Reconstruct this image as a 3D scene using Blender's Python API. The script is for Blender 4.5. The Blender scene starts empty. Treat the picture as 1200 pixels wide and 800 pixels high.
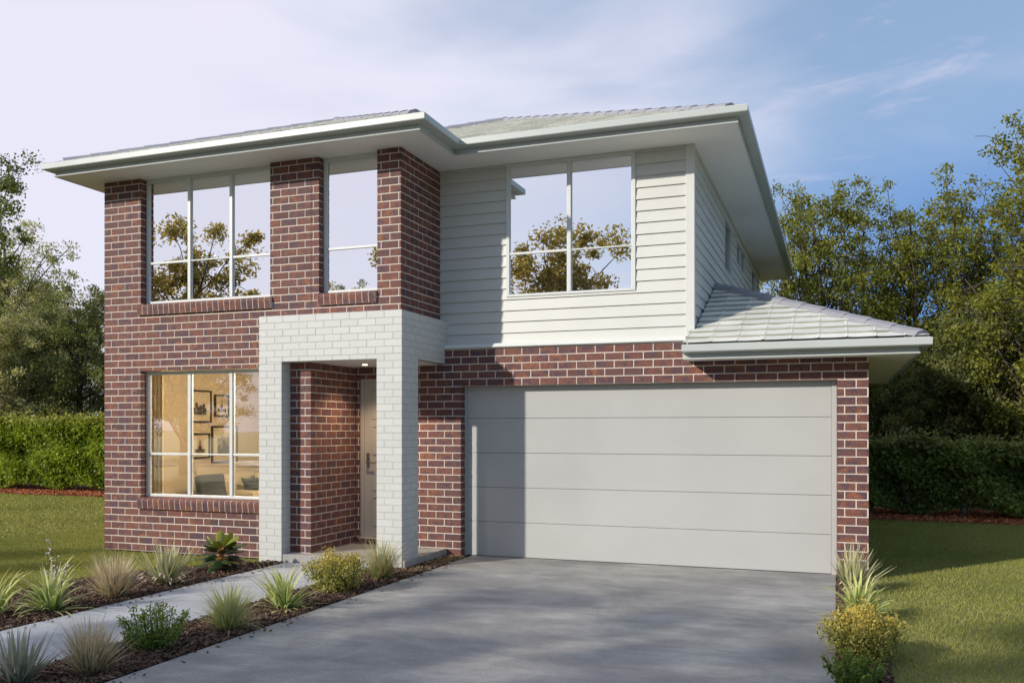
import bpy, bmesh, math, random
import numpy as np
from mathutils import Vector, Matrix
R = math.radians
random.seed(7)
RNG = np.random.default_rng(11)
scene = bpy.context.scene
COL = scene.collection

# ------------------------------------------------------------------ camera, sky, sun, exposure
CAMZ = 1.74
cam_d = bpy.data.cameras.new('camera')
cam = bpy.data.objects.new('camera', cam_d); COL.objects.link(cam)
cam.location = (0, 0, CAMZ)
cam.rotation_euler = (R(90), 0, R(20.154))
cam_d.sensor_width = 36.0; cam_d.sensor_fit = 'HORIZONTAL'
cam_d.lens = 36.0 * 1035 / 1200
cam_d.shift_y = 103.0 / 1200
cam_d.clip_start = 0.05; cam_d.clip_end = 3000
scene.camera = cam

SUN_EL = 25.0
SUN_AZ = 38.5           # the light travels to +X and +Y, this far from +Y
sd = Vector((math.sin(R(SUN_AZ)) * math.cos(R(SUN_EL)), math.cos(R(SUN_AZ)) * math.cos(R(SUN_EL)), -math.sin(R(SUN_EL))))
sun_d = bpy.data.lights.new('sun', 'SUN'); sun_d.energy = 3.9; sun_d.angle = R(1.1); sun_d.color = (1.0, 0.935, 0.83)
sun = bpy.data.objects.new('sun', sun_d); COL.objects.link(sun)
sun.rotation_euler = sd.to_track_quat('-Z', 'Y').to_euler()
sun.location = (-20, -25, 20)

vs = scene.view_settings
vs.view_transform = 'Standard'; vs.look = 'None'; vs.exposure = 0.15; vs.gamma = 1.0; vs.use_curve_mapping = False

world = bpy.data.worlds.new('World'); scene.world = world; world.use_nodes = True
def build_world():
    nt = world.node_tree; N = nt.nodes; L = nt.links; N.clear()
    out = N.new('ShaderNodeOutputWorld'); bg = N.new('ShaderNodeBackground'); bg.inputs[1].default_value = 0.105
    sky = N.new('ShaderNodeTexSky'); sky.sky_type = 'NISHITA'; sky.sun_disc = False
    sky.sun_elevation = R(SUN_EL); sky.sun_rotation = R(180 + SUN_AZ)
    sky.air_density = 1.0; sky.dust_density = 0.6; sky.ozone_density = 2.0
    tc = N.new('ShaderNodeTexCoord')
    sep = N.new('ShaderNodeSeparateXYZ'); L.new(tc.outputs['Generated'], sep.inputs[0])
    # the sky is a deeper blue away from the sun, to the right and low down
    hr = N.new('ShaderNodeMapRange'); hr.inputs[1].default_value = -0.30; hr.inputs[2].default_value = 0.22
    hr.interpolation_type = 'SMOOTHSTEP'
    L.new(sep.outputs[0], hr.inputs[0])
    ft = N.new('ShaderNodeMapRange'); ft.inputs[1].default_value = 0.0; ft.inputs[2].default_value = 0.35
    L.new(sep.outputs[1], ft.inputs[0])
    lo = N.new('ShaderNodeMapRange'); lo.inputs[1].default_value = 0.34; lo.inputs[2].default_value = 0.16; lo.interpolation_type = 'SMOOTHSTEP'
    L.new(sep.outputs[2], lo.inputs[0])
    def mul(a, b):
        m = N.new('ShaderNodeMath'); m.operation = 'MULTIPLY'
        for i, v in enumerate((a, b)):
            if isinstance(v, (int, float)): m.inputs[i].default_value = v
            else: L.new(v, m.inputs[i])
        return m.outputs[0]
    deep = mul(mul(hr.outputs[0], ft.outputs[0]), lo.outputs[0])
    def mix(f, a, b, bt='MIX'):
        m = N.new('ShaderNodeMix'); m.data_type = 'RGBA'; m.blend_type = bt
        if isinstance(f, (int, float)): m.inputs[0].default_value = f
        else: L.new(f, m.inputs[0])
        for i, v in ((6, a), (7, b)):
            if isinstance(v, tuple): m.inputs[i].default_value = v
            else: L.new(v, m.inputs[i])
        return m.outputs[2]
    c = mix(0.55, sky.outputs[0], (3.3, 4.7, 7.0, 1))
    c = mix(deep, c, (0.75, 2.2, 5.6, 1))
    # high thin clouds: stretched noise, thick to the left, thin to the right
    mp = N.new('ShaderNodeMapping'); mp.inputs['Scale'].default_value = (1.1, 1.1, 4.2); mp.inputs['Rotation'].default_value = (R(12), R(-14), R(10))
    mp.inputs['Location'].default_value = (0.3, 0.1, 0.8)
    L.new(tc.outputs['Generated'], mp.inputs[0])
    n = N.new('ShaderNodeTexNoise'); n.inputs['Scale'].default_value = 1.9; n.inputs['Detail'].default_value = 6; n.inputs['Roughness'].default_value = 0.48
    n.inputs['Distortion'].default_value = 0.35
    L.new(mp.outputs[0], n.inputs['Vector'])
    left = N.new('ShaderNodeMapRange'); left.inputs[1].default_value = 0.03; left.inputs[2].default_value = -0.62
    left.inputs[3].default_value = -0.24; left.inputs[4].default_value = 0.56
    L.new(sep.outputs[0], left.inputs[0])
    ad = N.new('ShaderNodeMath'); ad.operation = 'ADD'; L.new(n.outputs['Fac'], ad.inputs[0]); L.new(left.outputs[0], ad.inputs[1])
    mr = N.new('ShaderNodeMapRange'); mr.inputs[1].default_value = 0.30; mr.inputs[2].default_value = 0.84; mr.interpolation_type = 'SMOOTHSTEP'
    L.new(ad.outputs[0], mr.inputs[0])
    c = mix(mul(mr.outputs[0], 0.93), c, (7.3, 7.25, 8.4, 1))
    # a few small pink wisps
    mp2 = N.new('ShaderNodeMapping'); mp2.inputs['Scale'].default_value = (2.0, 2.0, 9.0); mp2.inputs['Location'].default_value = (1.7, 0.4, 0.2); L.new(tc.outputs['Generated'], mp2.inputs[0])
    n2 = N.new('ShaderNodeTexNoise'); n2.inputs['Scale'].default_value = 2.6; n2.inputs['Detail'].default_value = 8; n2.inputs['Roughness'].default_value = 0.6; n2.inputs['Distortion'].default_value = 0.5; L.new(mp2.outputs[0], n2.inputs['Vector'])
    m2 = N.new('ShaderNodeMapRange'); m2.inputs[1].default_value = 0.55; m2.inputs[2].default_value = 0.80; m2.interpolation_type = 'SMOOTHSTEP'; L.new(n2.outputs['Fac'], m2.inputs[0])
    c = mix(mul(m2.outputs[0], 0.55), c, (7.9, 6.9, 8.2, 1))
    L.new(c, bg.inputs[0]); L.new(bg.outputs[0], out.inputs[0])
build_world()

# ------------------------------------------------------------------ helpers
def tag(o, label=None, cat=None, group=None, kind=None):
    if label: o['label'] = label
    if cat: o['category'] = cat
    if group: o['group'] = group
    if kind: o['kind'] = kind
    return o
def empty(name, loc, label=None, cat=None, group=None, rz=0):
    o = bpy.data.objects.new(name, None); COL.objects.link(o); o.location = loc; o.rotation_euler = (0, 0, rz)
    o.empty_display_size = 0.2
    return tag(o, label, cat, group)

class MB:
    """collects polygons in world coordinates, with a random value per piece and a material index"""
    def __init__(s): s.v = []; s.f = []; s.m = []; s.r = []
    def add(s, vs_, fs, mi=0, r=None):
        b = len(s.v); s.v += [tuple(p) for p in vs_]
        r = random.random() if r is None else r
        for f in fs: s.f.append([b + i for i in f]); s.m.append(mi); s.r.append(r)
    def box(s, x0, x1, y0, y1, z0, z1, mi=0, r=None, M=None):
        P = [(x0, y0, z0), (x1, y0, z0), (x1, y1, z0), (x0, y1, z0), (x0, y0, z1), (x1, y0, z1), (x1, y1, z1), (x0, y1, z1)]
        if M is not None: P = [M @ Vector(p) for p in P]
        s.add(P, [(0, 3, 2, 1), (4, 5, 6, 7), (0, 1, 5, 4), (1, 2, 6, 5), (2, 3, 7, 6), (3, 0, 4, 7)], mi, r)
    def tube(s, pts, rads, n=6, mi=0, r=None, cap=True):
        rings = []; up = Vector((0.12, 0.2, 1)).normalized()
        vs_ = []
        for i, p in enumerate(pts):
            p = Vector(p)
            d = (Vector(pts[min(i + 1, len(pts) - 1)]) - Vector(pts[max(i - 1, 0)])).normalized()
            a = d.cross(up)
            if a.length < 1e-3: a = d.cross(Vector((1, 0, 0)))
            a.normalize(); b = d.cross(a)
            for k in range(n):
                t = 2 * math.pi * k / n
                vs_.append(p + (a * math.cos(t) + b * math.sin(t)) * rads[i])
        fs = []
        for i in range(len(pts) - 1):
            for k in range(n): fs.append((i * n + k, i * n + (k + 1) % n, (i + 1) * n + (k + 1) % n, (i + 1) * n + k))
        if cap: fs.append(tuple(range(n - 1, -1, -1))); fs.append(tuple((len(pts) - 1) * n + k for k in range(n)))
        s.add(vs_, fs, mi, r)
    def build(s, name, mats, parent=None, smooth=False, bevel=0):
        me = bpy.data.meshes.new(name)
        loc = Vector((0, 0, 0))
        if parent is not None:
            p = parent
            while p is not None: loc += p.location; p = p.parent
        vv = [(x - loc.x, y - loc.y, z - loc.z) for x, y, z in s.v]
        me.from_pydata(vv, [], s.f)
        if not isinstance(mats, (list, tuple)): mats = [mats]
        for m in mats: me.materials.append(m)
        me.polygons.foreach_set('material_index', s.m)
        at = me.attributes.new('rnd', 'FLOAT', 'FACE'); at.data.foreach_set('value', s.r)
        if smooth: me.polygons.foreach_set('use_smooth', [True] * len(s.f))
        me.update()
        o = bpy.data.objects.new(name, me); COL.objects.link(o)
        if parent is not None: o.parent = parent
        if bevel:
            b = o.modifiers.new('bevel', 'BEVEL'); b.width = bevel; b.segments = 2; b.limit_method = 'ANGLE'; b.angle_limit = R(40)
        return o

def np_mesh(name, verts, nper, mat, rnd=None, extra=None, parent=None, smooth=False):
    """verts (N, nper, 3) -> N separate polygons of nper corners"""
    N = verts.shape[0]; me = bpy.data.meshes.new(name)
    me.vertices.add(N * nper); me.vertices.foreach_set('co', verts.reshape(-1).astype(np.float32))
    me.loops.add(N * nper); me.loops.foreach_set('vertex_index', np.arange(N * nper, dtype=np.int32))
    me.polygons.add(N); me.polygons.foreach_set('loop_start', np.arange(0, N * nper, nper, dtype=np.int32))
    me.update(calc_edges=True); me.validate()
    at = me.attributes.new('rnd', 'FLOAT', 'FACE'); at.data.foreach_set('value', (rnd if rnd is not None else RNG.random(N)).astype(np.float32))
    if extra is not None:
        a2 = me.attributes.new('tip', 'FLOAT', 'FACE'); a2.data.foreach_set('value', extra.astype(np.float32))
    me.materials.append(mat)
    o = bpy.data.objects.new(name, me); COL.objects.link(o)
    if parent is not None: o.parent = parent
    return o

# ------------------------------------------------------------------ materials
def newmat(name):
    m = bpy.data.materials.new(name); m.use_nodes = True
    nt = m.node_tree; b = nt.nodes['Principled BSDF']
    return m, nt.nodes, nt.links, b
def mixn(N, L, f, a, b, bt='MIX'):
    m = N.new('ShaderNodeMix'); m.data_type = 'RGBA'; m.blend_type = bt
    if isinstance(f, (int, float)): m.inputs[0].default_value = f
    else: L.new(f, m.inputs[0])
    for i, v in ((6, a), (7, b)):
        if isinstance(v, tuple): m.inputs[i].default_value = (v + (1,))[:4]
        else: L.new(v, m.inputs[i])
    return m.outputs[2]
def noise(N, L, scale, detail=4, rough=0.55, vec=None, coord='Object', mscale=None, dist=0):
    n = N.new('ShaderNodeTexNoise'); n.inputs['Scale'].default_value = scale; n.inputs['Detail'].default_value = detail
    n.inputs['Roughness'].default_value = rough; n.inputs['Distortion'].default_value = dist
    if vec is None:
        tc = N.new('ShaderNodeTexCoord'); vec = tc.outputs[coord]
    if mscale:
        mp = N.new('ShaderNodeMapping'); mp.inputs['Scale'].default_value = mscale; L.new(vec, mp.inputs[0]); vec = mp.outputs[0]
    L.new(vec, n.inputs['Vector']); return n.outputs['Fac']
def ramp(N, L, fac, stops):
    r = N.new('ShaderNodeValToRGB'); e = r.color_ramp.elements
    while len(e) < len(stops): e.new(0.5)
    for i, (p, c) in enumerate(stops):
        e[i].position = p; e[i].color = (tuple(c) + (1,))[:4] if isinstance(c, tuple) else (c, c, c, 1)
    L.new(fac, r.inputs[0]); return r.outputs[0]
def bump(N, L, h, b, strength=0.3, dist=0.01):
    bp = N.new('ShaderNodeBump'); bp.inputs['Strength'].default_value = strength; bp.inputs['Distance'].default_value = dist
    L.new(h, bp.inputs['Height']); L.new(bp.outputs[0], b.inputs['Normal'])
def attr(N, name='rnd'):
    a = N.new('ShaderNodeAttribute'); a.attribute_name = name; return a.outputs['Fac']
def rough_of(N, L, fac, lo, hi, b):
    m = N.new('ShaderNodeMapRange'); m.inputs[3].default_value = lo; m.inputs[4].default_value = hi
    L.new(fac, m.inputs[0]); L.new(m.outputs[0], b.inputs['Roughness'])

def paint(name, col, rough=0.5, var=0.05, nscale=3.0, bumpst=0.05, bscale=60):
    m, N, L, b = newmat(name)
    n = noise(N, L, nscale, 5, 0.6)
    lo = tuple(c * (1 - var) for c in col); hi = tuple(min(1, c * (1 + var)) for c in col)
    L.new(ramp(N, L, n, [(0.3, lo), (0.7, hi)]), b.inputs['Base Color'])
    rough_of(N, L, n, max(0.05, rough - 0.06), rough + 0.06, b)
    if bumpst: bump(N, L, noise(N, L, bscale, 3), b, bumpst, 0.004)
    return m

def brick_mat():
    m, N, L, b = newmat('red_brick')
    r = attr(N)
    base = ramp(N, L, r, [(0.0, (0.12, 0.054, 0.051)), (0.25, (0.215, 0.080, 0.060)), (0.5, (0.24, 0.088, 0.058)), (0.75, (0.145, 0.066, 0.066)), (1.0, (0.27, 0.105, 0.062))])
    tc = N.new('ShaderNodeTexCoord'); ad = N.new('ShaderNodeVectorMath'); ad.operation = 'MULTIPLY_ADD'
    cmb = N.new('ShaderNodeCombineXYZ'); L.new(r, cmb.inputs[0]); L.new(r, cmb.inputs[1]); L.new(r, cmb.inputs[2])
    L.new(cmb.outputs[0], ad.inputs[0]); ad.inputs[1].default_value = (37, 61, 23); L.new(tc.outputs['Object'], ad.inputs[2])
    v = ad.outputs[0]
    n1 = noise(N, L, 11, 4, 0.6, v)
    n2 = noise(N, L, 55, 4, 0.7, v)
    n3 = noise(N, L, 8, 3, 0.6, v, mscale=(1, 1, 1.7))
    c = mixn(N, L, ramp(N, L, n1, [(0.47, 0.0), (0.63, 0.85)]), base, (0.080, 0.056, 0.088))
    c = mixn(N, L, ramp(N, L, n3, [(0.56, 0.0), (0.72, 0.62)]), c, (0.42, 0.16, 0.055))
    c = mixn(N, L, ramp(N, L, n2, [(0.42, 0.38), (0.62, 0.0)]), c, (0.035, 0.02, 0.02))
    c = mixn(N, L, ramp(N, L, n2, [(0.60, 0.0), (0.78, 0.45)]), c, (0.33, 0.17, 0.10))
    big = noise(N, L, 0.5, 3, 0.5, tc.outputs['Object'])
    c = mixn(N, L, ramp(N, L, big, [(0.35, 0.16), (0.6, 0.0)]), c, (0.05, 0.03, 0.03))
    L.new(c, b.inputs['Base Color']); b.inputs['Roughness'].default_value = 0.72; b.inputs['Specular IOR Level'].default_value = 0.35
    bump(N, L, n2, b, 0.55, 0.004)
    return m
M = {}
M['brick'] = brick_mat()
def mortar_mat():
    m, N, L, b = newmat('cream_mortar')
    n = noise(N, L, 70, 3, 0.7); n2 = noise(N, L, 1.3, 4, 0.6)
    c = ramp(N, L, n, [(0.3, (0.62, 0.53, 0.46)), (0.7, (0.78, 0.70, 0.62))])
    c = mixn(N, L, ramp(N, L, n2, [(0.4, 0.25), (0.65, 0.0)]), c, (0.30, 0.24, 0.20))
    L.new(c, b.inputs['Base Color']); b.inputs['Roughness'].default_value = 0.95
    bump(N, L, n, b, 0.4, 0.004); return m
M['mortar'] = mortar_mat()
def white_brick_mat():
    m, N, L, b = newmat('white_painted_brick')
    r = attr(N); n = noise(N, L, 45, 4, 0.6); n2 = noise(N, L, 1.8, 5, 0.65)
    c = ramp(N, L, r, [(0, (0.52, 0.525, 0.505)), (1, (0.56, 0.565, 0.545))])
    c = mixn(N, L, ramp(N, L, n2, [(0.42, 0.16), (0.62, 0.0)]), c, (0.45, 0.46, 0.44))
    L.new(c, b.inputs['Base Color']); b.inputs['Roughness'].default_value = 0.5
    bump(N, L, n, b, 0.35, 0.004); return m
M['white_brick'] = white_brick_mat()
M['white_joint'] = paint('white_joint', (0.40, 0.41, 0.41), 0.8, 0.08)
M['cladding'] = paint('cladding_paint', (0.575, 0.573, 0.54), 0.45, 0.035, 1.4, 0.12, 90)
M['corner'] = paint('corner_board_paint', (0.60, 0.60, 0.575), 0.45, 0.03)
M['sage'] = paint('pale_sage_metal', (0.46, 0.49, 0.475), 0.32, 0.03, 2.0, 0.02)
M['frame'] = paint('window_frame_metal', (0.62, 0.64, 0.63), 0.34, 0.03, 5.0, 0.0)
M['soffit'] = paint('soffit_paint', (0.84, 0.83, 0.82), 0.6, 0.02, 0.8, 0.03)
M['ceil'] = paint('ceiling_paint', (0.72, 0.70, 0.67), 0.7, 0.02)
M['flash'] = paint('flashing_paint', (0.66, 0.68, 0.65), 0.4, 0.03)
def door_mat():
    m, N, L, b = newmat('garage_door_paint')
    n = noise(N, L, 0.8, 5, 0.6); n2 = noise(N, L, 220, 3, 0.6, mscale=(1, 1, 0.35))
    L.new(ramp(N, L, n, [(0.3, (0.405, 0.403, 0.392)), (0.7, (0.445, 0.443, 0.430))]), b.inputs['Base Color'])
    rough_of(N, L, n, 0.36, 0.5, b); bump(N, L, n2, b, 0.12, 0.003); return m
M['gdoor'] = door_mat()
M['fdoor'] = paint('front_door_paint', (0.46, 0.42, 0.37), 0.4, 0.04)
M['dark'] = paint('dark_metal', (0.05, 0.055, 0.06), 0.4, 0.05)
M['steel'] = paint('steel', (0.55, 0.55, 0.56), 0.25, 0.03, 5, 0); M['steel'].node_tree.nodes['Principled BSDF'].inputs['Metallic'].default_value = 1
M['tanwall'] = paint('tan_interior_wall', (0.60, 0.49, 0.33), 0.8, 0.02)
M['floorin'] = paint('timber_floor', (0.25, 0.16, 0.09), 0.4, 0.1)
M['beige'] = paint('beige_fabric', (0.66, 0.53, 0.34), 0.9, 0.06, 9, 0.3, 250)
M['charcoal'] = paint('charcoal_fabric_and_room_shade', (0.045, 0.045, 0.05), 0.9, 0.1, 9, 0.3, 250)
M['black'] = paint('black_frame', (0.025, 0.022, 0.02), 0.4, 0.05)
M['mat'] = paint('cream_mount_board', (0.60, 0.50, 0.34), 0.8, 0.03)
M['ink'] = paint('dark_ink', (0.09, 0.075, 0.055), 0.8, 0.4, 20)
def glass(name, fac, tint):
    m = bpy.data.materials.new(name); m.use_nodes = True; N = m.node_tree.nodes; L = m.node_tree.links; N.clear()
    o = N.new('ShaderNodeOutputMaterial'); mx = N.new('ShaderNodeMixShader'); t = N.new('ShaderNodeBsdfTransparent'); g = N.new('ShaderNodeBsdfGlossy')
    t.inputs[0].default_value = tint; g.inputs[0].default_value = (0.97, 0.98, 1.0, 1); g.inputs['Roughness'].default_value = 0.0
    fr = N.new('ShaderNodeFresnel'); fr.inputs[0].default_value = 1.5
    mr = N.new('ShaderNodeMapRange'); mr.inputs[1].default_value = 0.0; mr.inputs[2].default_value = 1.0; mr.inputs[3].default_value = fac; mr.inputs[4].default_value = 1.0
    L.new(fr.outputs[0], mr.inputs[0]); L.new(mr.outputs[0], mx.inputs[0])
    tc = N.new('ShaderNodeTexCoord'); n = N.new('ShaderNodeTexNoise'); n.inputs['Scale'].default_value = 0.9; n.inputs['Detail'].default_value = 1
    L.new(tc.outputs['Object'], n.inputs['Vector']); bp = N.new('ShaderNodeBump'); bp.inputs['Strength'].default_value = 0.06; bp.inputs['Distance'].default_value = 0.02
    L.new(n.outputs['Fac'], bp.inputs['Height']); L.new(bp.outputs[0], g.inputs['Normal'])
    L.new(t.outputs[0], mx.inputs[1]); L.new(g.outputs[0], mx.inputs[2]); L.new(mx.outputs[0], o.inputs[0]); return m
M['glass_up'] = glass('mirror_tinted_glass', 0.84, (0.9, 0.93, 0.95, 1))
M['glass_low'] = glass('clear_window_glass', 0.27, (0.97, 0.98, 0.97, 1))
def emis(name, col, st):
    m = bpy.data.materials.new(name); m.use_nodes = True; N = m.node_tree.nodes; b = N['Principled BSDF']
    b.inputs['Emission Color'].default_value = col; b.inputs['Emission Strength'].default_value = st; return m
M['glass_side'] = glass('dark_side_glass', 0.10, (0.4, 0.42, 0.44, 1))
M['lamp'] = emis('warm_lamp', (1.0, 0.78, 0.5, 1), 14)
def tile_mat():
    m, N, L, b = newmat('pale_concrete_tile')
    r = attr(N); n = noise(N, L, 4, 5, 0.65, mscale=(1, 1, 1)); n2 = noise(N, L, 60, 4, 0.6)
    c = ramp(N, L, r, [(0, (0.60, 0.60, 0.56)), (0.5, (0.69, 0.69, 0.645)), (1, (0.78, 0.78, 0.73))])
    c = mixn(N, L, ramp(N, L, n, [(0.42, 0.35), (0.62, 0.0)]), c, (0.48, 0.48, 0.42))
    c = mixn(N, L, ramp(N, L, n2, [(0.55, 0.0), (0.75, 0.3)]), c, (0.72, 0.73, 0.68))
    L.new(c, b.inputs['Base Color']); b.inputs['Roughness'].default_value = 0.75; bump(N, L, n2, b, 0.4, 0.004); return m
M['tile'] = tile_mat()
M['cap'] = paint('grey_ridge_cap', (0.27, 0.27, 0.30), 0.7, 0.12, 4, 0.3)

def concrete(name, a, bcol, speck=0.25, dark=(0.05, 0.05, 0.055), stain=.45):
    m, N, L, b = newmat(name)
    n = noise(N, L, 0.75, 7, 0.66, dist=0.5); n2 = noise(N, L, 85, 3, 0.75); n3 = noise(N, L, 4, 7, 0.72, mscale=(0.3, 1, 1)); n4 = noise(N, L, 1.6, 6, 0.7, dist=.8)
    c = ramp(N, L, n, [(0.34, a), (0.66, bcol)])
    c = mixn(N, L, ramp(N, L, n3, [(0.38, stain), (0.58, 0.0)]), c, tuple(x * 0.60 for x in a))
    c = mixn(N, L, ramp(N, L, n4, [(0.52, 0.0), (0.66, stain * .8)]), c, tuple(x * 0.72 for x in a))
    c = mixn(N, L, ramp(N, L, n2, [(0.40, speck), (0.5, 0.0)]), c, dark)
    c = mixn(N, L, ramp(N, L, n2, [(0.57, 0.0), (0.70, speck)]), c, tuple(min(.8, x * 1.5) for x in bcol))
    L.new(c, b.inputs['Base Color']); rough_of(N, L, n3, 0.6, 0.85, b)
    h = N.new('ShaderNodeMath'); h.operation = 'ADD'; L.new(n2, h.inputs[0]); L.new(n3, h.inputs[1])
    bump(N, L, h.outputs[0], b, 0.5, 0.006); return m
M['drive'] = concrete('grey_driveway_concrete', (0.23, 0.225, 0.222), (0.48, 0.46, 0.43), 0.5, (0.13, 0.125, 0.12))
M['path'] = concrete('pale_path_concrete', (0.38, 0.39, 0.42), (0.50, 0.51, 0.53), 0.18, (0.2, 0.2, 0.2))
M['slab'] = concrete('speckled_porch_concrete', (0.34, 0.33, 0.31), (0.42, 0.41, 0.385), 0.35)
M['asphalt'] = concrete('asphalt', (0.045, 0.045, 0.048), (0.06, 0.06, 0.062), 0.3)
def lawn_mat():
    m, N, L, b = newmat('lawn_ground')
    n = noise(N, L, 0.6, 5, 0.6); n2 = noise(N, L, 40, 4, 0.7)
    c = ramp(N, L, n, [(0.3, (0.20, 0.20, 0.055)), (0.7, (0.29, 0.27, 0.08))])
    c = mixn(N, L, ramp(N, L, n2, [(0.4, 0.6), (0.6, 0.0)]), c, (0.07, 0.075, 0.02))
    L.new(c, b.inputs['Base Color']); b.inputs['Roughness'].default_value = 0.9; bump(N, L, n2, b, 0.8, 0.03); return m
M['lawn'] = lawn_mat()
def mulch_mat(name, cols):
    m, N, L, b = newmat(name); r = attr(N)
    c = ramp(N, L, r, [(i / (len(cols) - 1), c) for i, c in enumerate(cols)])
    L.new(c, b.inputs['Base Color']); b.inputs['Roughness'].default_value = 0.9; return m
M['chips'] = mulch_mat('bark_chips', [(0.035, 0.018, 0.012), (0.09, 0.045, 0.028), (0.15, 0.08, 0.05), (0.06, 0.03, 0.02), (0.26, 0.165, 0.11)])
M['redchips'] = mulch_mat('red_bark_chips', [(0.22, 0.065, 0.025), (0.48, 0.15, 0.05), (0.34, 0.10, 0.035), (0.60, 0.26, 0.10)])
M['pebble'] = mulch_mat('brown_gravel', [(0.16, 0.10, 0.05), (0.30, 0.20, 0.09), (0.10, 0.06, 0.04), (0.42, 0.32, 0.18)])
M['soil'] = paint('soil', (0.035, 0.02, 0.014), 0.95, 0.5, 18, 0.8, 30)
M['redsoil'] = paint('red_soil', (0.16, 0.05, 0.022), 0.95, 0.4, 18, 0.8, 30)
M['bark'] = paint('tree_bark', (0.13, 0.11, 0.085), 0.9, 0.4, 6, 0.8, 25)
M['barkdark'] = paint('dark_tree_bark', (0.065, 0.052, 0.04), 0.9, 0.4, 6, 0.8, 25)

def leaf_mat(name, cols, tipcol=None, trans=0.35, rough=0.5, hue=(0, 0)):
    m = bpy.data.materials.new(name); m.use_nodes = True; N = m.node_tree.nodes; L = m.node_tree.links
    b = N['Principled BSDF']; o = N['Material Output']
    c = ramp(N, L, attr(N), [(i / (len(cols) - 1), c) for i, c in enumerate(cols)])
    if tipcol: c = mixn(N, L, attr(N, 'tip'), c, tipcol)
    L.new(c, b.inputs['Base Color']); b.inputs['Roughness'].default_value = rough; b.inputs['Specular IOR Level'].default_value = 0.3
    t = N.new('ShaderNodeBsdfTranslucent'); g = N.new('ShaderNodeMix'); 
    c2 = mixn(N, L, 1.0, c, (1.25, 1.2, 0.6), 'MULTIPLY')
    L.new(c2, t.inputs[0]); mx = N.new('ShaderNodeMixShader'); mx.inputs[0].default_value = trans
    L.new(b.outputs[0], mx.inputs[1]); L.new(t.outputs[0], mx.inputs[2]); L.new(mx.outputs[0], o.inputs[0]); return m
M['leaf_right'] = leaf_mat('olive_leaves', [(0.08, 0.10, 0.016), (0.17, 0.19, 0.028), (0.28, 0.275, 0.046), (0.12, 0.14, 0.022)], None, .42)
M['leaf_left'] = leaf_mat('grey_green_leaves', [(0.25, 0.26, 0.12), (0.42, 0.42, 0.21), (0.58, 0.55, 0.31), (0.33, 0.34, 0.15)], None, .42)
M['leaf_street'] = leaf_mat('golden_green_leaves', [(0.20, 0.16, 0.05), (0.36, 0.28, 0.09), (0.50, 0.38, 0.13), (0.24, 0.21, 0.06)], None, .4)
M['leaf_lime'] = leaf_mat('bright_green_leaves', [(0.09, 0.12, 0.025), (0.15, 0.18, 0.035), (0.22, 0.24, 0.05)])
M['leaf_dark'] = leaf_mat('dark_green_leaves', [(0.085, 0.10, 0.034), (0.16, 0.18, 0.056), (0.25, 0.25, 0.085)], None, .42)
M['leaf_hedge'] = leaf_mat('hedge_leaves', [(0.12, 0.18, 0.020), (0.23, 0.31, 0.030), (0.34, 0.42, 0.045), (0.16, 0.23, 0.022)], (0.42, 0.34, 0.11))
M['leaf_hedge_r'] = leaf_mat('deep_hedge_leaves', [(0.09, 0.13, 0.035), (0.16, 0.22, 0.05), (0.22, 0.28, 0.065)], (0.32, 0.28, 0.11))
M['grass'] = leaf_mat('lawn_grass', [(0.16, 0.19, 0.040), (0.28, 0.295, 0.070), (0.40, 0.38, 0.12), (0.22, 0.25, 0.055)], None, 0.3)
M['core'] = paint('hedge_core', (0.010, 0.011, 0.005), 0.95, 0.4, 8, 0.5)

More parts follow.
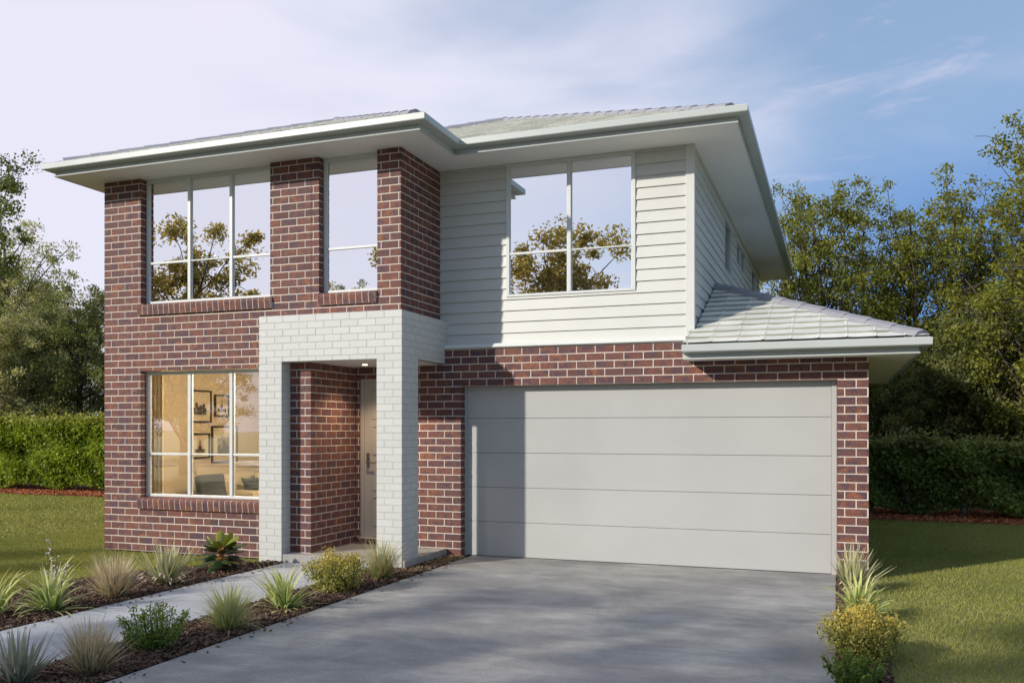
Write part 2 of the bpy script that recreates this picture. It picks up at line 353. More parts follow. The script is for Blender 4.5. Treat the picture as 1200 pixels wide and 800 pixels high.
# ------------------------------------------------------------------ wall generators
def sub_rect(r, holes):
    out = [r]
    for (a0, a1, b0, b1) in holes:
        nx = []
        for (u0, u1, v0, v1) in out:
            if a1 <= u0 or a0 >= u1 or b1 <= v0 or b0 >= v1: nx.append((u0, u1, v0, v1)); continue
            if b0 > v0: nx.append((u0, u1, v0, b0))
            if b1 < v1: nx.append((u0, u1, b1, v1))
            w0, w1 = max(v0, b0), min(v1, b1)
            if a0 > u0: nx.append((u0, a0, w0, w1))
            if a1 < u1: nx.append((a1, u1, w0, w1))
        out = nx
    return out
def bricks(mb, O, U, Nn, u0, u1, v0, v1, holes=(), H=0.1013, Lb=0.253, ph=0.0, uorg=None, vorg=0.0, joint=0.011, thick=0.10, mi=0, mj=1, solid=True, rec=0.004, s0=0, s1=0):
    """brick skin on the plane O + u*U + v*Z, outward Nn, with a mortar slab behind it"""
    O = Vector(O); U = Vector(U); Nn = Vector(Nn); Zv = Vector((0, 0, 1))
    uorg = u0 if uorg is None else uorg
    flip = U.cross(Zv).dot(Nn) < 0
    P = lambda u, v, w: O + U * u + Zv * v + Nn * w
    k0 = int(math.floor((v0 - vorg) / H)); k1 = int(math.ceil((v1 - vorg) / H))
    ch = 0.0022
    for k in range(k0, k1):
        za = vorg + k * H; off = (0.5 if k % 2 else 0.0) + ph
        i0 = int(math.floor((u0 - uorg) / Lb - off)) - 1; i1 = int(math.ceil((u1 - uorg) / Lb)) + 1
        for i in range(i0, i1):
            a = uorg + (i + off) * Lb; b_ = a + Lb
            a, b_ = a + joint / 2, b_ - joint / 2
            a = max(a, u0); b_ = min(b_, u1)
            zl = max(za + joint / 2, v0); zh = min(za + H - joint / 2, v1)
            if b_ - a < 0.012 or zh - zl < 0.01: continue
            rr = random.random()
            for (p, q, s, t) in sub_rect((a, b_, zl, zh), holes):
                if q - p < 0.012 or t - s < 0.01: continue
                jw = random.uniform(-0.0012, 0.0012)
                vs_ = [P(p, s, -rec - 0.004), P(q, s, -rec - 0.004), P(q, t, -rec - 0.004), P(p, t, -rec - 0.004),
                       P(p + ch, s + ch, jw), P(q - ch, s + ch, jw), P(q - ch, t - ch, jw), P(p + ch, t - ch, jw)]
                fs = [(4, 5, 6, 7), (0, 1, 5, 4), (1, 2, 6, 5), (2, 3, 7, 6), (3, 0, 4, 7)]
                if flip: fs = [f[::-1] for f in fs]
                mb.add(vs_, fs, mi, rr)
    if solid:
        e = rec
        hs = [(a - e, b_ + e, c - e, d + e) for a, b_, c, d in holes]
        for (p, q, s, t) in sub_rect((u0 + max(e, s0), u1 - max(e, s1), v0, v1), hs):
            vs_ = [P(p, s, -rec), P(q, s, -rec), P(q, t, -rec), P(p, t, -rec), P(p, s, -thick), P(q, s, -thick), P(q, t, -thick), P(p, t, -thick)]
            fs = [(0, 1, 2, 3), (7, 6, 5, 4), (0, 4, 5, 1), (1, 5, 6, 2), (2, 6, 7, 3), (3, 7, 4, 0)]
            if flip: fs = [f[::-1] for f in fs]
            mb.add(vs_, fs, mj, 0.5)

def boards(mb, O, U, Nn, u0, u1, v0, v1, holes=(), pitch=0.15, lip=0.02, vorg=0.0, back=-0.03):
    O = Vector(O); U = Vector(U); Nn = Vector(Nn); Zv = Vector((0, 0, 1)); flip = U.cross(Zv).dot(Nn) < 0
    P = lambda u, v, w: O + U * u + Zv * v + Nn * w
    for k in range(int(math.floor((v0 - vorg) / pitch)), int(math.ceil((v1 - vorg) / pitch))):
        za = vorg + k * pitch; zl, zh = max(za, v0), min(za + pitch, v1)
        if zh - zl < 0.004: continue
        r = random.random()
        W = lambda z: lip * (1 - (z - za) / pitch)
        for (p, q, s, t) in sub_rect((u0, u1, zl, zh), holes):
            if q - p < 0.005 or t - s < 0.004: continue
            vs_ = [P(p, s, W(s)), P(q, s, W(s)), P(q, t, W(t)), P(p, t, W(t)), P(p, s, back), P(q, s, back), P(q, t, back), P(p, t, back)]
            fs = [(0, 1, 2, 3), (0, 4, 5, 1), (3, 2, 6, 7), (1, 5, 6, 2), (0, 3, 7, 4), (7, 6, 5, 4)]
            if flip: fs = [f[::-1] for f in fs]
            mb.add(vs_, fs, 0, r)

def sweep(mb, prof, path, closed=False, mi=0, outward=1):
    """profile of (out, z) swept along a plan polyline with mitres; outward is to the right of the travel when +1"""
    n = len(path); P = [Vector((p[0], p[1])) for p in path]; offs = []
    for i in range(n):
        def nrm(a, b): d = (b - a).normalized(); return Vector((d.y, -d.x)) * outward
        ns = []
        if i > 0 or closed: ns.append(nrm(P[i - 1], P[i]))
        if i < n - 1 or closed: ns.append(nrm(P[i], P[(i + 1) % n]))
        offs.append(ns[0] if len(ns) == 1 else (ns[0] + ns[1]) / (1 + ns[0].dot(ns[1])))
    m = len(prof); vs_ = []
    for i in range(n):
        for (o, z) in prof: q = P[i] + offs[i] * o; vs_.append((q.x, q.y, z))
    fs = []
    for i in range(n if closed else n - 1):
        j = (i + 1) % n
        for k in range(m):
            l = (k + 1) % m; fs.append((i * m + k, i * m + l, j * m + l, j * m + k) if outward > 0 else (i * m + k, j * m + k, j * m + l, i * m + l))
    if not closed: fs.append(tuple(range(m))); fs.append(tuple((n - 1) * m + k for k in range(m - 1, -1, -1)))
    mb.add(vs_, fs, mi)

# ------------------------------------------------------------------ key levels of the house
YA, YP, YG, YC, YD = 10.064, 9.864, 11.151, 11.251, 11.291
XL, XP, XQ, XS, XR = -10.04, -5.197, -5.082, -1.70, 0.36
ZS, ZCL, ZT = 5.335, 2.63, 2.845
PITCH = math.tan(R(22.5))
house = empty('house', (-5.0, 11.0, 0), 'two storey red brick and white weatherboard house with double garage and white porch', 'house')

# --- red brick skin (front, left side, garage, entry)
W1 = (-9.365, -7.172, 3.53, 5.35)
W2 = (-6.405, -5.541, 3.53, 5.35)
W3 = (-9.365, -7.172, 0.765, 2.575)
mb = MB()
bricks(mb, (0, YA, 0), (1, 0, 0), (0, -1, 0), XL, -6.53, 0, ZS, [W1, W3], uorg=XL)
bricks(mb, (0, YA, 0), (1, 0, 0), (0, -1, 0), -6.53, XP, 2.64, ZS, [W2, (-7, -6.53, 0, 9)], uorg=XL)
bricks(mb, (XP, 0, 0), (0, 1, 0), (1, 0, 0), YA, YC + .02, 2.9, ZS, ph=0.5, s0=.1)
bricks(mb, (XL, 0, 0), (0, 1, 0), (-1, 0, 0), YA, 21.4, 0, ZS, ph=0.5, s0=.1, s1=.1)
bricks(mb, (0, 21.4, 0), (1, 0, 0), (0, 1, 0), XL, XS, 0, ZS)
# entry recess
bricks(mb, (-6.53, 0, 0), (0, 1, 0), (1, 0, 0), YA, 11.22, 0.0, ZCL + .01, ph=0.5, s0=.1)
EW = (-6.455, -5.60, 0.0, 2.47)
bricks(mb, (0, 11.22, 0), (1, 0, 0), (0, -1, 0), -6.53, -5.53, 0.0, ZCL + .01, [EW], uorg=-6.53 - .08)
bricks(mb, (0, 11.16, 0), (1, 0, 0), (0, -1, 0), -6.455, -5.60, 0.0, 0.185, H=0.0925, Lb=0.253, thick=0.12)
# garage front
GD = (-4.84, 0.01, -1, 2.33)
bricks(mb, (0, YG, 0), (1, 0, 0), (0, -1, 0), -5.53, XR, 0, ZT, [GD], uorg=-4.84, vorg=2.33 - 23 * 0.1013)
bricks(mb, (-5.53, 0, 0), (0, 1, 0), (-1, 0, 0), YG, 11.3, 0, ZCL, s0=.1)
bricks(mb, (XR, 0, 0), (0, 1, 0), (1, 0, 0), YG, 17.4, 0, ZT, ph=0.5, s0=.1, s1=.1, vorg=2.33 - 23 * 0.1013)
bricks(mb, (0, 17.4, 0), (1, 0, 0), (0, 1, 0), -1.6, XR, 0, ZT)
# window and garage reveals
def reveal(x, sgn, y0, y1, z0, z1, vorg=0.0):
    bricks(mb, (x, 0, 0), (0, 1, 0), (sgn, 0, 0), y0, y1, z0, z1, Lb=0.253, ph=0.5 if sgn > 0 else 0, solid=False, vorg=vorg, uorg=y0 - 0.0)
for w in (W1, W2, W3):
    reveal(w[0] + .001, 1, YA + .003, YA + .105, w[2], min(w[3], ZS))
    reveal(w[1] - .001, -1, YA + .003, YA + .105, w[2], min(w[3], ZS))
reveal(GD[0] + .001, 1, YG + .003, YG + .15, 0, 2.33, 2.33 - 23 * 0.1013); reveal(GD[1] - .001, -1, YG + .003, YG + .15, 0, 2.33, 2.33 - 23 * 0.1013)
mb.box(GD[0] - .05, GD[0] - .001, YG + .1, YG + .17, 0, 2.5, 1); mb.box(GD[1] + .003, GD[1] + .05, YG + .1, YG + .17, 0, 2.5, 1)
brick_wall = mb.build('brick_wall', [M['brick'], M['mortar']], house)

# --- white portico
mb = MB(); HW = dict(H=0.0905, Lb=0.25, mi=0, mj=1, joint=0.006, rec=0.002)
bricks(mb, (0, YP, 0), (1, 0, 0), (0, -1, 0), -7.205, XQ, -0.03, 3.235, [(-6.85, -5.44, -1, ZCL)], vorg=3.235 - 36 * 0.0905, thick=0.15, **HW)
bricks(mb, (XQ, 0, 0), (0, 1, 0), (1, 0, 0), YP, YC + .01, -0.03, 3.235, [(10.32, 12, -1, ZCL + .02)], ph=0.5, s0=.15, vorg=3.235 - 36 * 0.0905, thick=0.112, **HW)
bricks(mb, (-7.205, 0, 0), (0, 1, 0), (-1, 0, 0), YP, YA, -0.03, 3.235, ph=0.5, s0=.15, vorg=3.235 - 36 * 0.0905, thick=0.1, **HW)
bricks(mb, (-6.85, 0, 0), (0, 1, 0), (1, 0, 0), YP + .003, YA, 0.1, ZCL, ph=0.5, s0=.147, vorg=3.235 - 36 * 0.0905, thick=0.1, **HW)
bricks(mb, (-5.44, 0, 0), (0, 1, 0), (-1, 0, 0), YP + .003, 10.32, 0.1, ZCL, ph=0.5, s0=.147, vorg=3.235 - 36 * 0.0905, thick=0.1, **HW)
bricks(mb, (0, 10.32, 0), (1, 0, 0), (0, 1, 0), -5.44, XQ - .003, 0.1, ZCL, ph=0.5, s0=.1, s1=.113, vorg=3.235 - 36 * 0.0905, thick=0.1, **HW)
mb.box(-7.20, XQ - .004, YP + .004, YA, 3.225, 3.238, 0, .6); mb.box(XP, XQ - .004, YA, YC - .001, 3.225, 3.238, 0, .6)
portico = mb.build('portico', [M['white_brick'], M['white_joint']], house)
mb = MB(); mb.box(-6.84, XQ - .115, YP + .155, 11.20, ZCL + .002, ZCL + .02)
mb.box(-6.84, -5.45, YP + .01, YP + .154, ZCL - .001, ZCL + .02)
mb.build('porch_ceiling', M['ceil'], house)
mb = MB(); mb.box(-6.851, XQ + .035, YP + .012, 11.148, -0.1, 0.10); mb.build('porch_slab', M['slab'], house, bevel=0.006)
dl = MB(); dl.tube([(-6.04, 10.63, ZCL - .008), (-6.04, 10.63, ZCL + .001)], [0.05, 0.055], 20)
dlo = dl.build('downlight', M['steel'], house)
dl = MB(); dl.tube([(-6.04, 10.63, ZCL - .011), (-6.04, 10.63, ZCL - .0085)], [0.036, 0.036], 20); dl.build('bulb', M['lamp'], dlo)
sp = bpy.data.lights.new('downlight_lamp', 'SPOT'); sp.energy = 70; sp.spot_size = R(115); sp.spot_blend = 0.7; sp.color = (1, 0.74, 0.46); sp.shadow_soft_size = 0.03
spo = bpy.data.objects.new('downlight_lamp', sp); COL.objects.link(spo); spo.location = (-6.04, 10.63, ZCL - .02)

# --- front door
d = MB(); d.box(-6.40, -5.62, 11.262, 11.30, 0.19, 2.42)
for k in range(4):
    z0 = 0.36 + k * 0.51
    for (a, b_, c, e) in ((-6.275, -5.74, z0, z0 + .012), (-6.275, -5.74, z0 + .40, z0 + .412), (-6.275, -6.263, z0 + .013, z0 + .399), (-5.752, -5.74, z0 + .013, z0 + .399)):
        d.box(a, b_, 11.252, 11.2615, c, e)
door = d.build('front_door', M['fdoor'], house, bevel=0.002)
d = MB(); d.box(-6.452, -6.401, 11.235, 11.32, 0.187, 2.468); d.box(-5.619, -5.603, 11.235, 11.32, 0.187, 2.468); d.box(-6.40, -5.62, 11.235, 11.32, 2.421, 2.468); d.build('door_frame', M['fdoor'], door, bevel=0.002)
d = MB(); d.box(-6.365, -6.315, 11.246, 11.2525, 1.20, 1.40); d.tube([(-6.34, 11.2525, 1.27), (-6.34, 11.20, 1.27)], [.011, .011], 10); d.tube([(-6.345, 11.20, 1.27), (-6.22, 11.195, 1.265)], [.010, .008], 10); d.tube([(-6.34, 11.2525, 1.355), (-6.34, 11.235, 1.355)], [.018, .017], 14); d.build('handle', M['steel'], door)

# --- garage door
d = MB()
ph_ = 2.36 / 5
for k in range(5):
    z0 = 0.004 + k * ph_; d.box(-4.80, -0.055, YD, YD + .04, z0 + (0.002 if k else 0), z0 + ph_ - 0.002)
gd = d.build('garage_door', M['gdoor'], house, bevel=0.004)
d = MB(); d.box(-4.836, -4.8015, YD - .012, YD + .05, 0.0, 2.40); d.build('door_jamb', M['gdoor'], gd); d = MB(); d.box(-0.0535, 0.006, YD - .012, YD + .05, 0.0, 2.40); d.build('door_jamb', M['gdoor'], gd)
d = MB(); d.box(-4.80, -0.055, YD + .041, YD + .06, 0.0, 2.40); d.build('seam_backing', M['gdoor'], gd)
d = MB(); d.box(-4.80, -0.055, YD - .004, YD + .03, -0.004, 0.010); d.build('bottom_seal', M['dark'], gd)
# garage interior ceiling so that no light leaks
# --- weatherboard
CW = (-4.205, -2.425, 3.53, 5.35)
SW = [(14.50, 15.60, 4.30, 5.20), (16.30, 18.10, 4.70, 5.20), (19.25, 20.50, 4.30, 5.20)]
d = MB()
boards(d, (0, YC, 0), (1, 0, 0), (0, -1, 0), XP + .001, XS - .085, 2.90, ZS - .002, [CW], vorg=2.90)
boards(d, (XS, 0, 0), (0, 1, 0), (1, 0, 0), YC + .06, 21.5, 2.86, ZS - .002, SW, vorg=2.90)
clad = d.build('weatherboard_wall', M['cladding'], house)
d = MB(); d.box(XS - .085, XS + .026, YC - .026, YC + .03, 2.86, ZS - .003); d.box(XS - .01, XS + .026, YC + .03, YC + .06, 2.86, ZS - .003); d.build('corner_board', M['corner'], clad, bevel=.002)
d = MB(); sweep(d, [(0, 2.848), (0.035, 2.850), (0.04, 2.86), (0.008, 2.905), (-0.08, 2.905), (-0.08, 2.848)], [(XQ + .002, YG - .0), (XS - .0, YG - .0)]); d.build('flashing', M['flash'], clad)

# --- windows
def window(name, x0, x1, z0, z1, yf, mull, rail, gl, railw=0.032, sill=True, frame_w=0.045, head=0.05, depth=0.06):
    f = MB(); E = frame_w
    f.box(x0, x0 + E, yf, yf + depth, z0, z1); f.box(x1 - E, x1, yf, yf + depth, z0, z1)
    f.box(x0 + E, x1 - E, yf, yf + depth, z1 - head, z1); f.box(x0 + E, x1 - E, yf, yf + depth, z0, z0 + 0.035)
    for m in mull: f.box(m - .024, m + .024, yf - .004, yf + depth, z0 + .035, z1 - head)
    xs = [x0 + E] + [v for m in mull for v in (m - .024, m + .024)] + [x1 - E]
    for i in range(0, len(xs), 2):
        th = railw if (i // 2) % 2 == 0 else railw * 0.55
        f.box(xs[i], xs[i + 1], yf + .006, yf + depth - .01, rail - th / 2, rail + th / 2)
        # slim inner bead of each light
        for (a, b_) in ((z0 + .035, rail - th / 2), (rail + th / 2, z1 - head)):
            bw = 0.012
            f.box(xs[i], xs[i] + bw, yf + .014, yf + depth - .012, a, b_); f.box(xs[i + 1] - bw, xs[i + 1], yf + .014, yf + depth - .012, a, b_)
    fo = f.build('window', M['frame'], house, bevel=0.003)
    k = 0
    for i in range(0, len(xs), 2):
        for (a, b_) in ((z0 + .035, rail - railw * .28), (rail + railw * .28, z1 - head)):
            p = MB(); p.add([(xs[i], yf + .026, a), (xs[i + 1], yf + .026, a), (xs[i + 1], yf + .026, b_), (xs[i], yf + .026, b_)], [(0, 1, 2, 3)]); p.build('pane', gl, fo)
    return fo
def sill(win, x0, x1, ztop, h=0.155):
    """rowlock brick sill, each brick on edge and sloping outwards, round nosed"""
    s = MB(); n = max(1, round((x1 - x0) / 0.0945)); w = (x1 - x0) / n
    prof = [(0.10, ztop + .012), (0.0, ztop + .0), (-.032, ztop - .008), (-.048, ztop - .024), (-.050, ztop - .05), (-.036, ztop - h), (0.0, ztop - h)]
    for i in range(n):
        a = x0 + i * w + .005; b_ = a + w - .010; r = random.random(); dy = 0.0
        m = len(prof); vs_ = [(a, YA + p + dy, z) for p, z in prof] + [(b_, YA + p + dy, z) for p, z in prof]
        fs = [(k, k + 1, m + k + 1, m + k) for k in range(m - 1)] + [tuple(range(m))[::-1], tuple(range(m, 2 * m))]
        s.add(vs_, [f[::-1] for f in fs], 0, r)
    m = len(prof); q = [(p + .0022, z - .0015) for p, z in prof]
    vs_ = [(x0 + .002, YA + p, z) for p, z in q] + [(x1 - .002, YA + p, z) for p, z in q]
    s.add(vs_, [(m + k, m + k + 1, k + 1, k) for k in range(m - 1)] + [tuple(range(m)), tuple(range(2 * m - 1, m - 1, -1))], 1)
    s.build('sill', [M['brick'], M['mortar']], win)
YF = YA + .10
wa = window('a', W1[0] + .004, W1[1] - .004, 3.545, ZS - .003, YF, (-8.60, -7.885), 4.13, M['glass_up']); sill(wa, -9.40, -7.14, 3.53)
wb = window('b', W2[0] + .004, W2[1] - .004, 3.545, ZS - .003, YF, (), 4.13, M['glass_up']); sill(wb, -6.405, -5.55, 3.53)
wc = window('c', W3[0] + .004, W3[1] - .004, 0.78, 2.572, YF, (-8.60, -7.885), 1.39, M['glass_low']); sill(wc, -9.40, -7.21, 0.765)
wd = window('d', CW[0] + .002, CW[1] - .002, 3.532, ZS - .003, YC - .03, (-3.315,), 4.115, M['glass_up'], depth=.08)
for (y0, y1, z0, z1) in SW:
    f = MB(); t = .05; xf = XS - .06
    f.box(xf, XS + .021, y0 + .002, y0 + t, z0, z1); f.box(xf, XS + .021, y1 - t, y1 - .002, z0, z1); f.box(xf, XS + .021, y0 + t, y1 - t, z1 - t, z1); f.box(xf, XS + .021, y0 + t, y1 - t, z0, z0 + t); f.box(xf - .3, xf - .28, y0, y1, z0, z1, 1)  # last box: charcoal panel behind the glass, painting in the dark of an unlit interior
    if y1 - y0 > 1.3: f.box(xf + .02, xf + .07, (y0 + y1) / 2 - .03, (y0 + y1) / 2 + .03, z0 + t, z1 - t)
    fo = f.build('window', [M['frame'], M['charcoal']], house, bevel=.003)
    p = MB(); x = xf + .03; p.add([(x, y0 + t, z0 + t), (x, y1 - t, z0 + t), (x, y1 - t, z1 - t), (x, y0 + t, z1 - t)], [(0, 1, 2, 3)]); p.build('pane', M['glass_side'], fo)

# --- soffits, gutters, roofs
d = MB()
poly = [(-10.43, 9.57), (-4.70, 9.57), (-4.70, 10.62), (-1.09, 10.62), (-1.09, 22.1), (-10.43, 22.1)]
n = len(poly); vs_ = [(x, y, ZS) for x, y in poly] + [(x, y, ZS + .03) for x, y in poly]
d.add(vs_, [tuple(range(n))[::-1], tuple(range(n, 2 * n))] + [(i, (i + 1) % n, n + (i + 1) % n, n + i) for i in range(n)])
d.box(-1.735, 0.86, 10.77, YG - .002, 2.592, 2.612); d.box(XR + .002, 0.86, YG - .002, 17.84, 2.592, 2.612)
d.build('soffit', M['soffit'], house)
def gut(z): return [(0.0, z), (0.016, z), (0.018, z + .008), (0.014, z + .020), (0.003, z + .022), (0.003, z + .070), (.108, z + .078), (.126, z + .084), (.131, z + .092), (.131, z + .158), (.125, z + .169), (.112, z + .170), (.10, z + .165), (0.0, z + .150)]
d = MB(); sweep(d, gut(5.328), poly, closed=True); g1 = d.build('gutter', M['sage'], house)
d = MB(); sweep(d, gut(2.585), [(-1.74, 10.77), (0.86, 10.77), (0.86, 17.84)]); g2 = d.build('gutter', M['sage'], house)
for g in (g1, g2):
    pass

def tiles(mb, poly, org, eave, up, gauge=0.245, tw=0.305):
    """tiled plane: poly in plan, eave unit vector along the eave, up unit plan vector up the slope; z from org"""
    org = Vector(org); e = Vector((eave[0], eave[1], 0)); u = Vector((up[0], up[1], 0)); cs = math.cos(R(22.5)); sn = math.sin(R(22.5))
    us = u * cs + Vector((0, 0, sn)); nr = -u * sn + Vector((0, 0, cs))
    P2 = [Vector((p[0], p[1], 0)) for p in poly]
    es = [(p - Vector((org.x, org.y, 0))).dot(e) for p in P2]; ss = [(p - Vector((org.x, org.y, 0))).dot(u) / cs for p in P2]
    bm = bmesh.new(); rl = bm.faces.layers.float.new('rnd')
    prof = [(0.0, 0.002), (0.022, 0.009), (0.040, 0.002), (0.12, 0.0), (0.24, 0.001), (0.29, 0.003), (0.305, 0.002)]
    j0 = int(min(ss) / gauge) - 1; j1 = int(max(ss) / gauge) + 1
    i0 = int(min(es) / tw) - 1; i1 = int(max(es) / tw) + 2
    for j in range(j0, j1):
        s0 = j * gauge; s1 = s0 + gauge
        for i in range(i0, i1):
            r = random.random(); dz = random.uniform(0, .003); ds = random.uniform(-.004, .004)
            lo = []; hi = []; bt = []
            for (x, h) in prof:
                a = i * tw + x
                lo.append(bm.verts.new(org + e * a + us * (s0 + ds - .01) + nr * (h + .034 + dz)))
                hi.append(bm.verts.new(org + e * a + us * (s1 + .012) + nr * (h + .004 + dz)))
                bt.append(bm.verts.new(org + e * a + us * (s0 + ds + .026) + nr * (-.006)))
            for k in range(len(prof) - 1):
                f = bm.faces.new((lo[k], lo[k + 1], hi[k + 1], hi[k])); f[rl] = r
                f = bm.faces.new((bt[k], bt[k + 1], lo[k + 1], lo[k])); f[rl] = r
    c = sum((p for p in P2), Vector()) / len(P2)
    for k in range(len(P2)):
        a, b_ = P2[k], P2[(k + 1) % len(P2)]; dd = (b_ - a); nn = Vector((dd.y, -dd.x, 0))
        if nn.length < 1e-6: continue
        nn.normalize()
        if (c - a).dot(nn) > 0: nn = -nn
        bmesh.ops.bisect_plane(bm, geom=bm.verts[:] + bm.edges[:] + bm.faces[:], plane_co=(a.x, a.y, 0), plane_no=nn, clear_outer=True)
    bm.verts.index_update()
    vs_ = [v.co.copy() for v in bm.verts]; b0 = len(mb.v); mb.v += [tuple(v) for v in vs_]
    for f in bm.faces: mb.f.append([b0 + v.index for v in f.verts]); mb.m.append(0); mb.r.append(f[rl])
    bm.free()
def under(mb, poly, org, up, dz=-.03):
    vs_ = []
    for p in poly:
        z = org[2] + ((p[0] - org[0]) * up[0] + (p[1] - org[1]) * up[1]) * PITCH + dz; vs_.append((p[0], p[1], z))
    mb.add(vs_, [tuple(range(len(poly)))], 0)
def caps(name, a, b_, parent, w=0.115, step=0.36, skip=0.0):
    a, b_ = Vector(a), Vector(b_); a = a + (b_ - a).normalized() * skip; d_ = b_ - a; n_ = max(1, round(d_.length / step)); d_.normalize()
    side = d_.cross(Vector((0, 0, 1))).normalized(); nr = side.cross(d_).normalized(); st = (b_ - a).length / n_
    m = MB()
    for i in range(n_):
        r = random.random(); p0 = a + d_ * (i * st - .02); p1 = a + d_ * ((i + 1) * st + .01); vs_ = []
        for (p, l) in ((p0, .012), (p1, .0)):
            for (s_, h) in ((-1, -.050), (-.66, .002), (0, .030), (.66, .002), (1, -.050)):
                vs_.append(p + side * (s_ * w) + nr * (h + l + .02))
            for (s_, h) in ((.9, -.07), (-.9, -.07)): vs_.append(p + side * (s_ * w) + nr * (h + l))
        fs = [(k, (k + 1) % 7, 7 + (k + 1) % 7, 7 + k) for k in range(7)] + [tuple(range(7))[::-1], tuple(range(7, 14))]
        m.add(vs_, fs, 0, r)
    return m.build('ridge_cap', M['cap'], parent)
zr = 5.466
d = MB()
ex0, ex1, ey0, ey1, wx, wy = -10.555, -0.985, 10.565, 22.2, -4.595, 9.455     # eave lines
hw = (ex1 - ex0) / 2; xm = (ex0 + ex1) / 2; hw2 = (wx - ex0) / 2; xw = (ex0 + wx) / 2
za = zr + hw * PITCH; zb = zr + hw2 * PITCH
pf = [(wx, ey0), (ex1, ey0), (xm, ey0 + hw), (xw, ey0 + hw2)]
pr = [(ex1, ey0), (ex1, ey1), (xm, ey1 - hw), (xm, ey0 + hw)]
pwf = [(ex0, wy), (wx, wy), (xw, wy + hw2)]
pwr = [(wx, wy), (wx, ey0), (xw, ey0 + hw2), (xw, wy + hw2)]
pl1 = [(ex0, wy), (xw, wy + hw2), (xw, ey0 + hw2), (ex0, ey0 + hw2)]
pl2 = [(ex0, ey0 + hw2), (xw, ey0 + hw2), (xm, ey0 + hw), (xm, ey1 - hw), (ex0, ey1)]
pb = [(ex0, ey1), (ex1, ey1), (xm, ey1 - hw)]
for (p, o, e, u) in ((pf, (wx, ey0, zr), (1, 0), (0, 1)), (pr, (ex1, ey0, zr), (0, 1), (-1, 0)), (pwf, (ex0, wy, zr), (1, 0), (0, 1)), (pwr, (wx, wy, zr), (0, 1), (-1, 0)),
                     (pl1, (ex0, wy, zr), (0, 1), (1, 0)), (pl2, (ex0, wy, zr), (0, 1), (1, 0)), (pb, (ex0, ey1, zr), (1, 0), (0, -1))):
    tiles(d, p, o, e, u); under(d, p, o, u)
roof = d.build('roof', M['tile'], house)
caps('c', (ex1, ey0, zr + .014), (xm, ey0 + hw, za + .014), roof, skip=.3); caps('c', (ex0, wy, zr + .014), (xw, wy + hw2, zb + .014), roof, skip=.3)
caps('c', (wx, wy, zr + .014), (xw, wy + hw2, zb + .014), roof, skip=.3); caps('c', (xw, wy + hw2, zb + .03), (xw, ey0 + hw2 - .1, zb + .03), roof)
caps('c', (xw, ey0 + hw2, zb + .03), (xm, ey0 + hw, za + .03), roof); caps('c', (xm, ey0 + hw, za + .03), (xm, ey1 - hw, za + .03), roof)
caps('c', (ex1, ey1, zr + .03), (xm, ey1 - hw, za + .03), roof); caps('c', (ex0, ey1, zr + .03), (xm, ey1 - hw, za + .03), roof)
zl = 2.745; gx, gy = 0.965, 10.665; gyb = 17.95
d = MB(); run = gx - XS
q1 = [(-1.745, gy), (gx, gy), (XS + .02, gy + run), (-1.745, gy + run)]; q1 = [(-1.735, gy), (gx, gy), (XS + .03, gy + run - .03), (XS + .03, YC + .0), (-1.735, YC)]
q1a = [(-1.735, gy), (gx, gy), (gx - (YC - .03 - gy), YC - .03), (-1.735, YC - .03)]; q1b = [(XS + .03, YC - .03), (gx - (YC - .03 - gy), YC - .03), (XS + .03, gy + run - .03)]
q2 = [(gx, gy), (gx, gyb), (XS + .03, gyb), (XS + .03, gy + run - .03)]
for (p, o, e, u) in ((q1a, (-1.735, gy, zl), (1, 0), (0, 1)), (q1b, (-1.735, gy, zl), (1, 0), (0, 1)), (q2, (gx, gy, zl), (0, 1), (-1, 0))):
    tiles(d, p, o, e, u); under(d, p, o, u)
# closing faces: left barge return and rear gable
d.add([(-1.733, 10.77, 2.60), (-1.733, YG - .003, 2.60), (-1.733, YG - .003, zl + (YG - gy) * PITCH - .01), (-1.733, 10.77, zl + .04)], [(0, 1, 2, 3)], 1)
d.add([(XS, gyb - .05, 2.6), (gx - .05, gyb - .05, 2.6), (gx - .05, gyb - .05, zl), (XS, gyb - .05, zl + run * PITCH - .03)], [(0, 1, 2, 3)], 1)
lroof = d.build('roof', [M['tile'], M['soffit']], house)
caps('c', (gx, gy, zl + .012), (XS + .05, gy + run - .05, zl + run * PITCH + .0), lroof, w=.12, skip=.12)
d = MB(); d.box(XS + .022, XS + .05, gy + run, gyb, zl + run * PITCH - .02, zl + run * PITCH + .07); d.build('flashing', M['cap'], lroof)

# --- rooms behind the glass
def room(x0, x1, y0, y1, z0, z1, name='room'):
    m = MB(); t = .04
    m.box(x0, x1, y1, y1 + t, z0, z1); m.box(x0 - t, x0, y0, y1, z0, z1); m.box(x1, x1 + t, y0, y1, z0, z1)
    m.box(x0, x1, y0, y1, z1, z1 + t, 2); m.box(x0, x1, y0, y1, z0 - t, z0, 1)
    return m.build(name, [M['tanwall'], M['floorin'], M['ceil']], house)
room(-9.90, -6.70, 10.17, 16.2, 0.12, 2.70, 'interior_wall'); room(-9.90, -5.33, 10.17, 14.2, 2.98, 5.30, 'interior_wall'); room(-5.05, -1.85, 11.30, 14.8, 2.98, 5.30, 'interior_wall')
def ceiling_lamp(x, y, z, e, label):
    o = empty('ceiling_light', (x, y, z), label, 'ceiling light')
    m = MB(); m.tube([(x, y, z), (x, y, z - .03)], [.13, .13], 24); m.build('base', M['steel'], o)
    m = MB(); m.tube([(x, y, z - .031), (x, y, z - .07), (x, y, z - .09)], [.15, .15, .10], 24); m.build('lamp_shade', M['lamp'], o)
    l = bpy.data.lights.new('room_lamp', 'POINT'); l.energy = e; l.color = (1, .84, .62); l.shadow_soft_size = .14
    lo = bpy.data.objects.new('room_lamp', l); COL.objects.link(lo); lo.location = (x, y, z - .25)
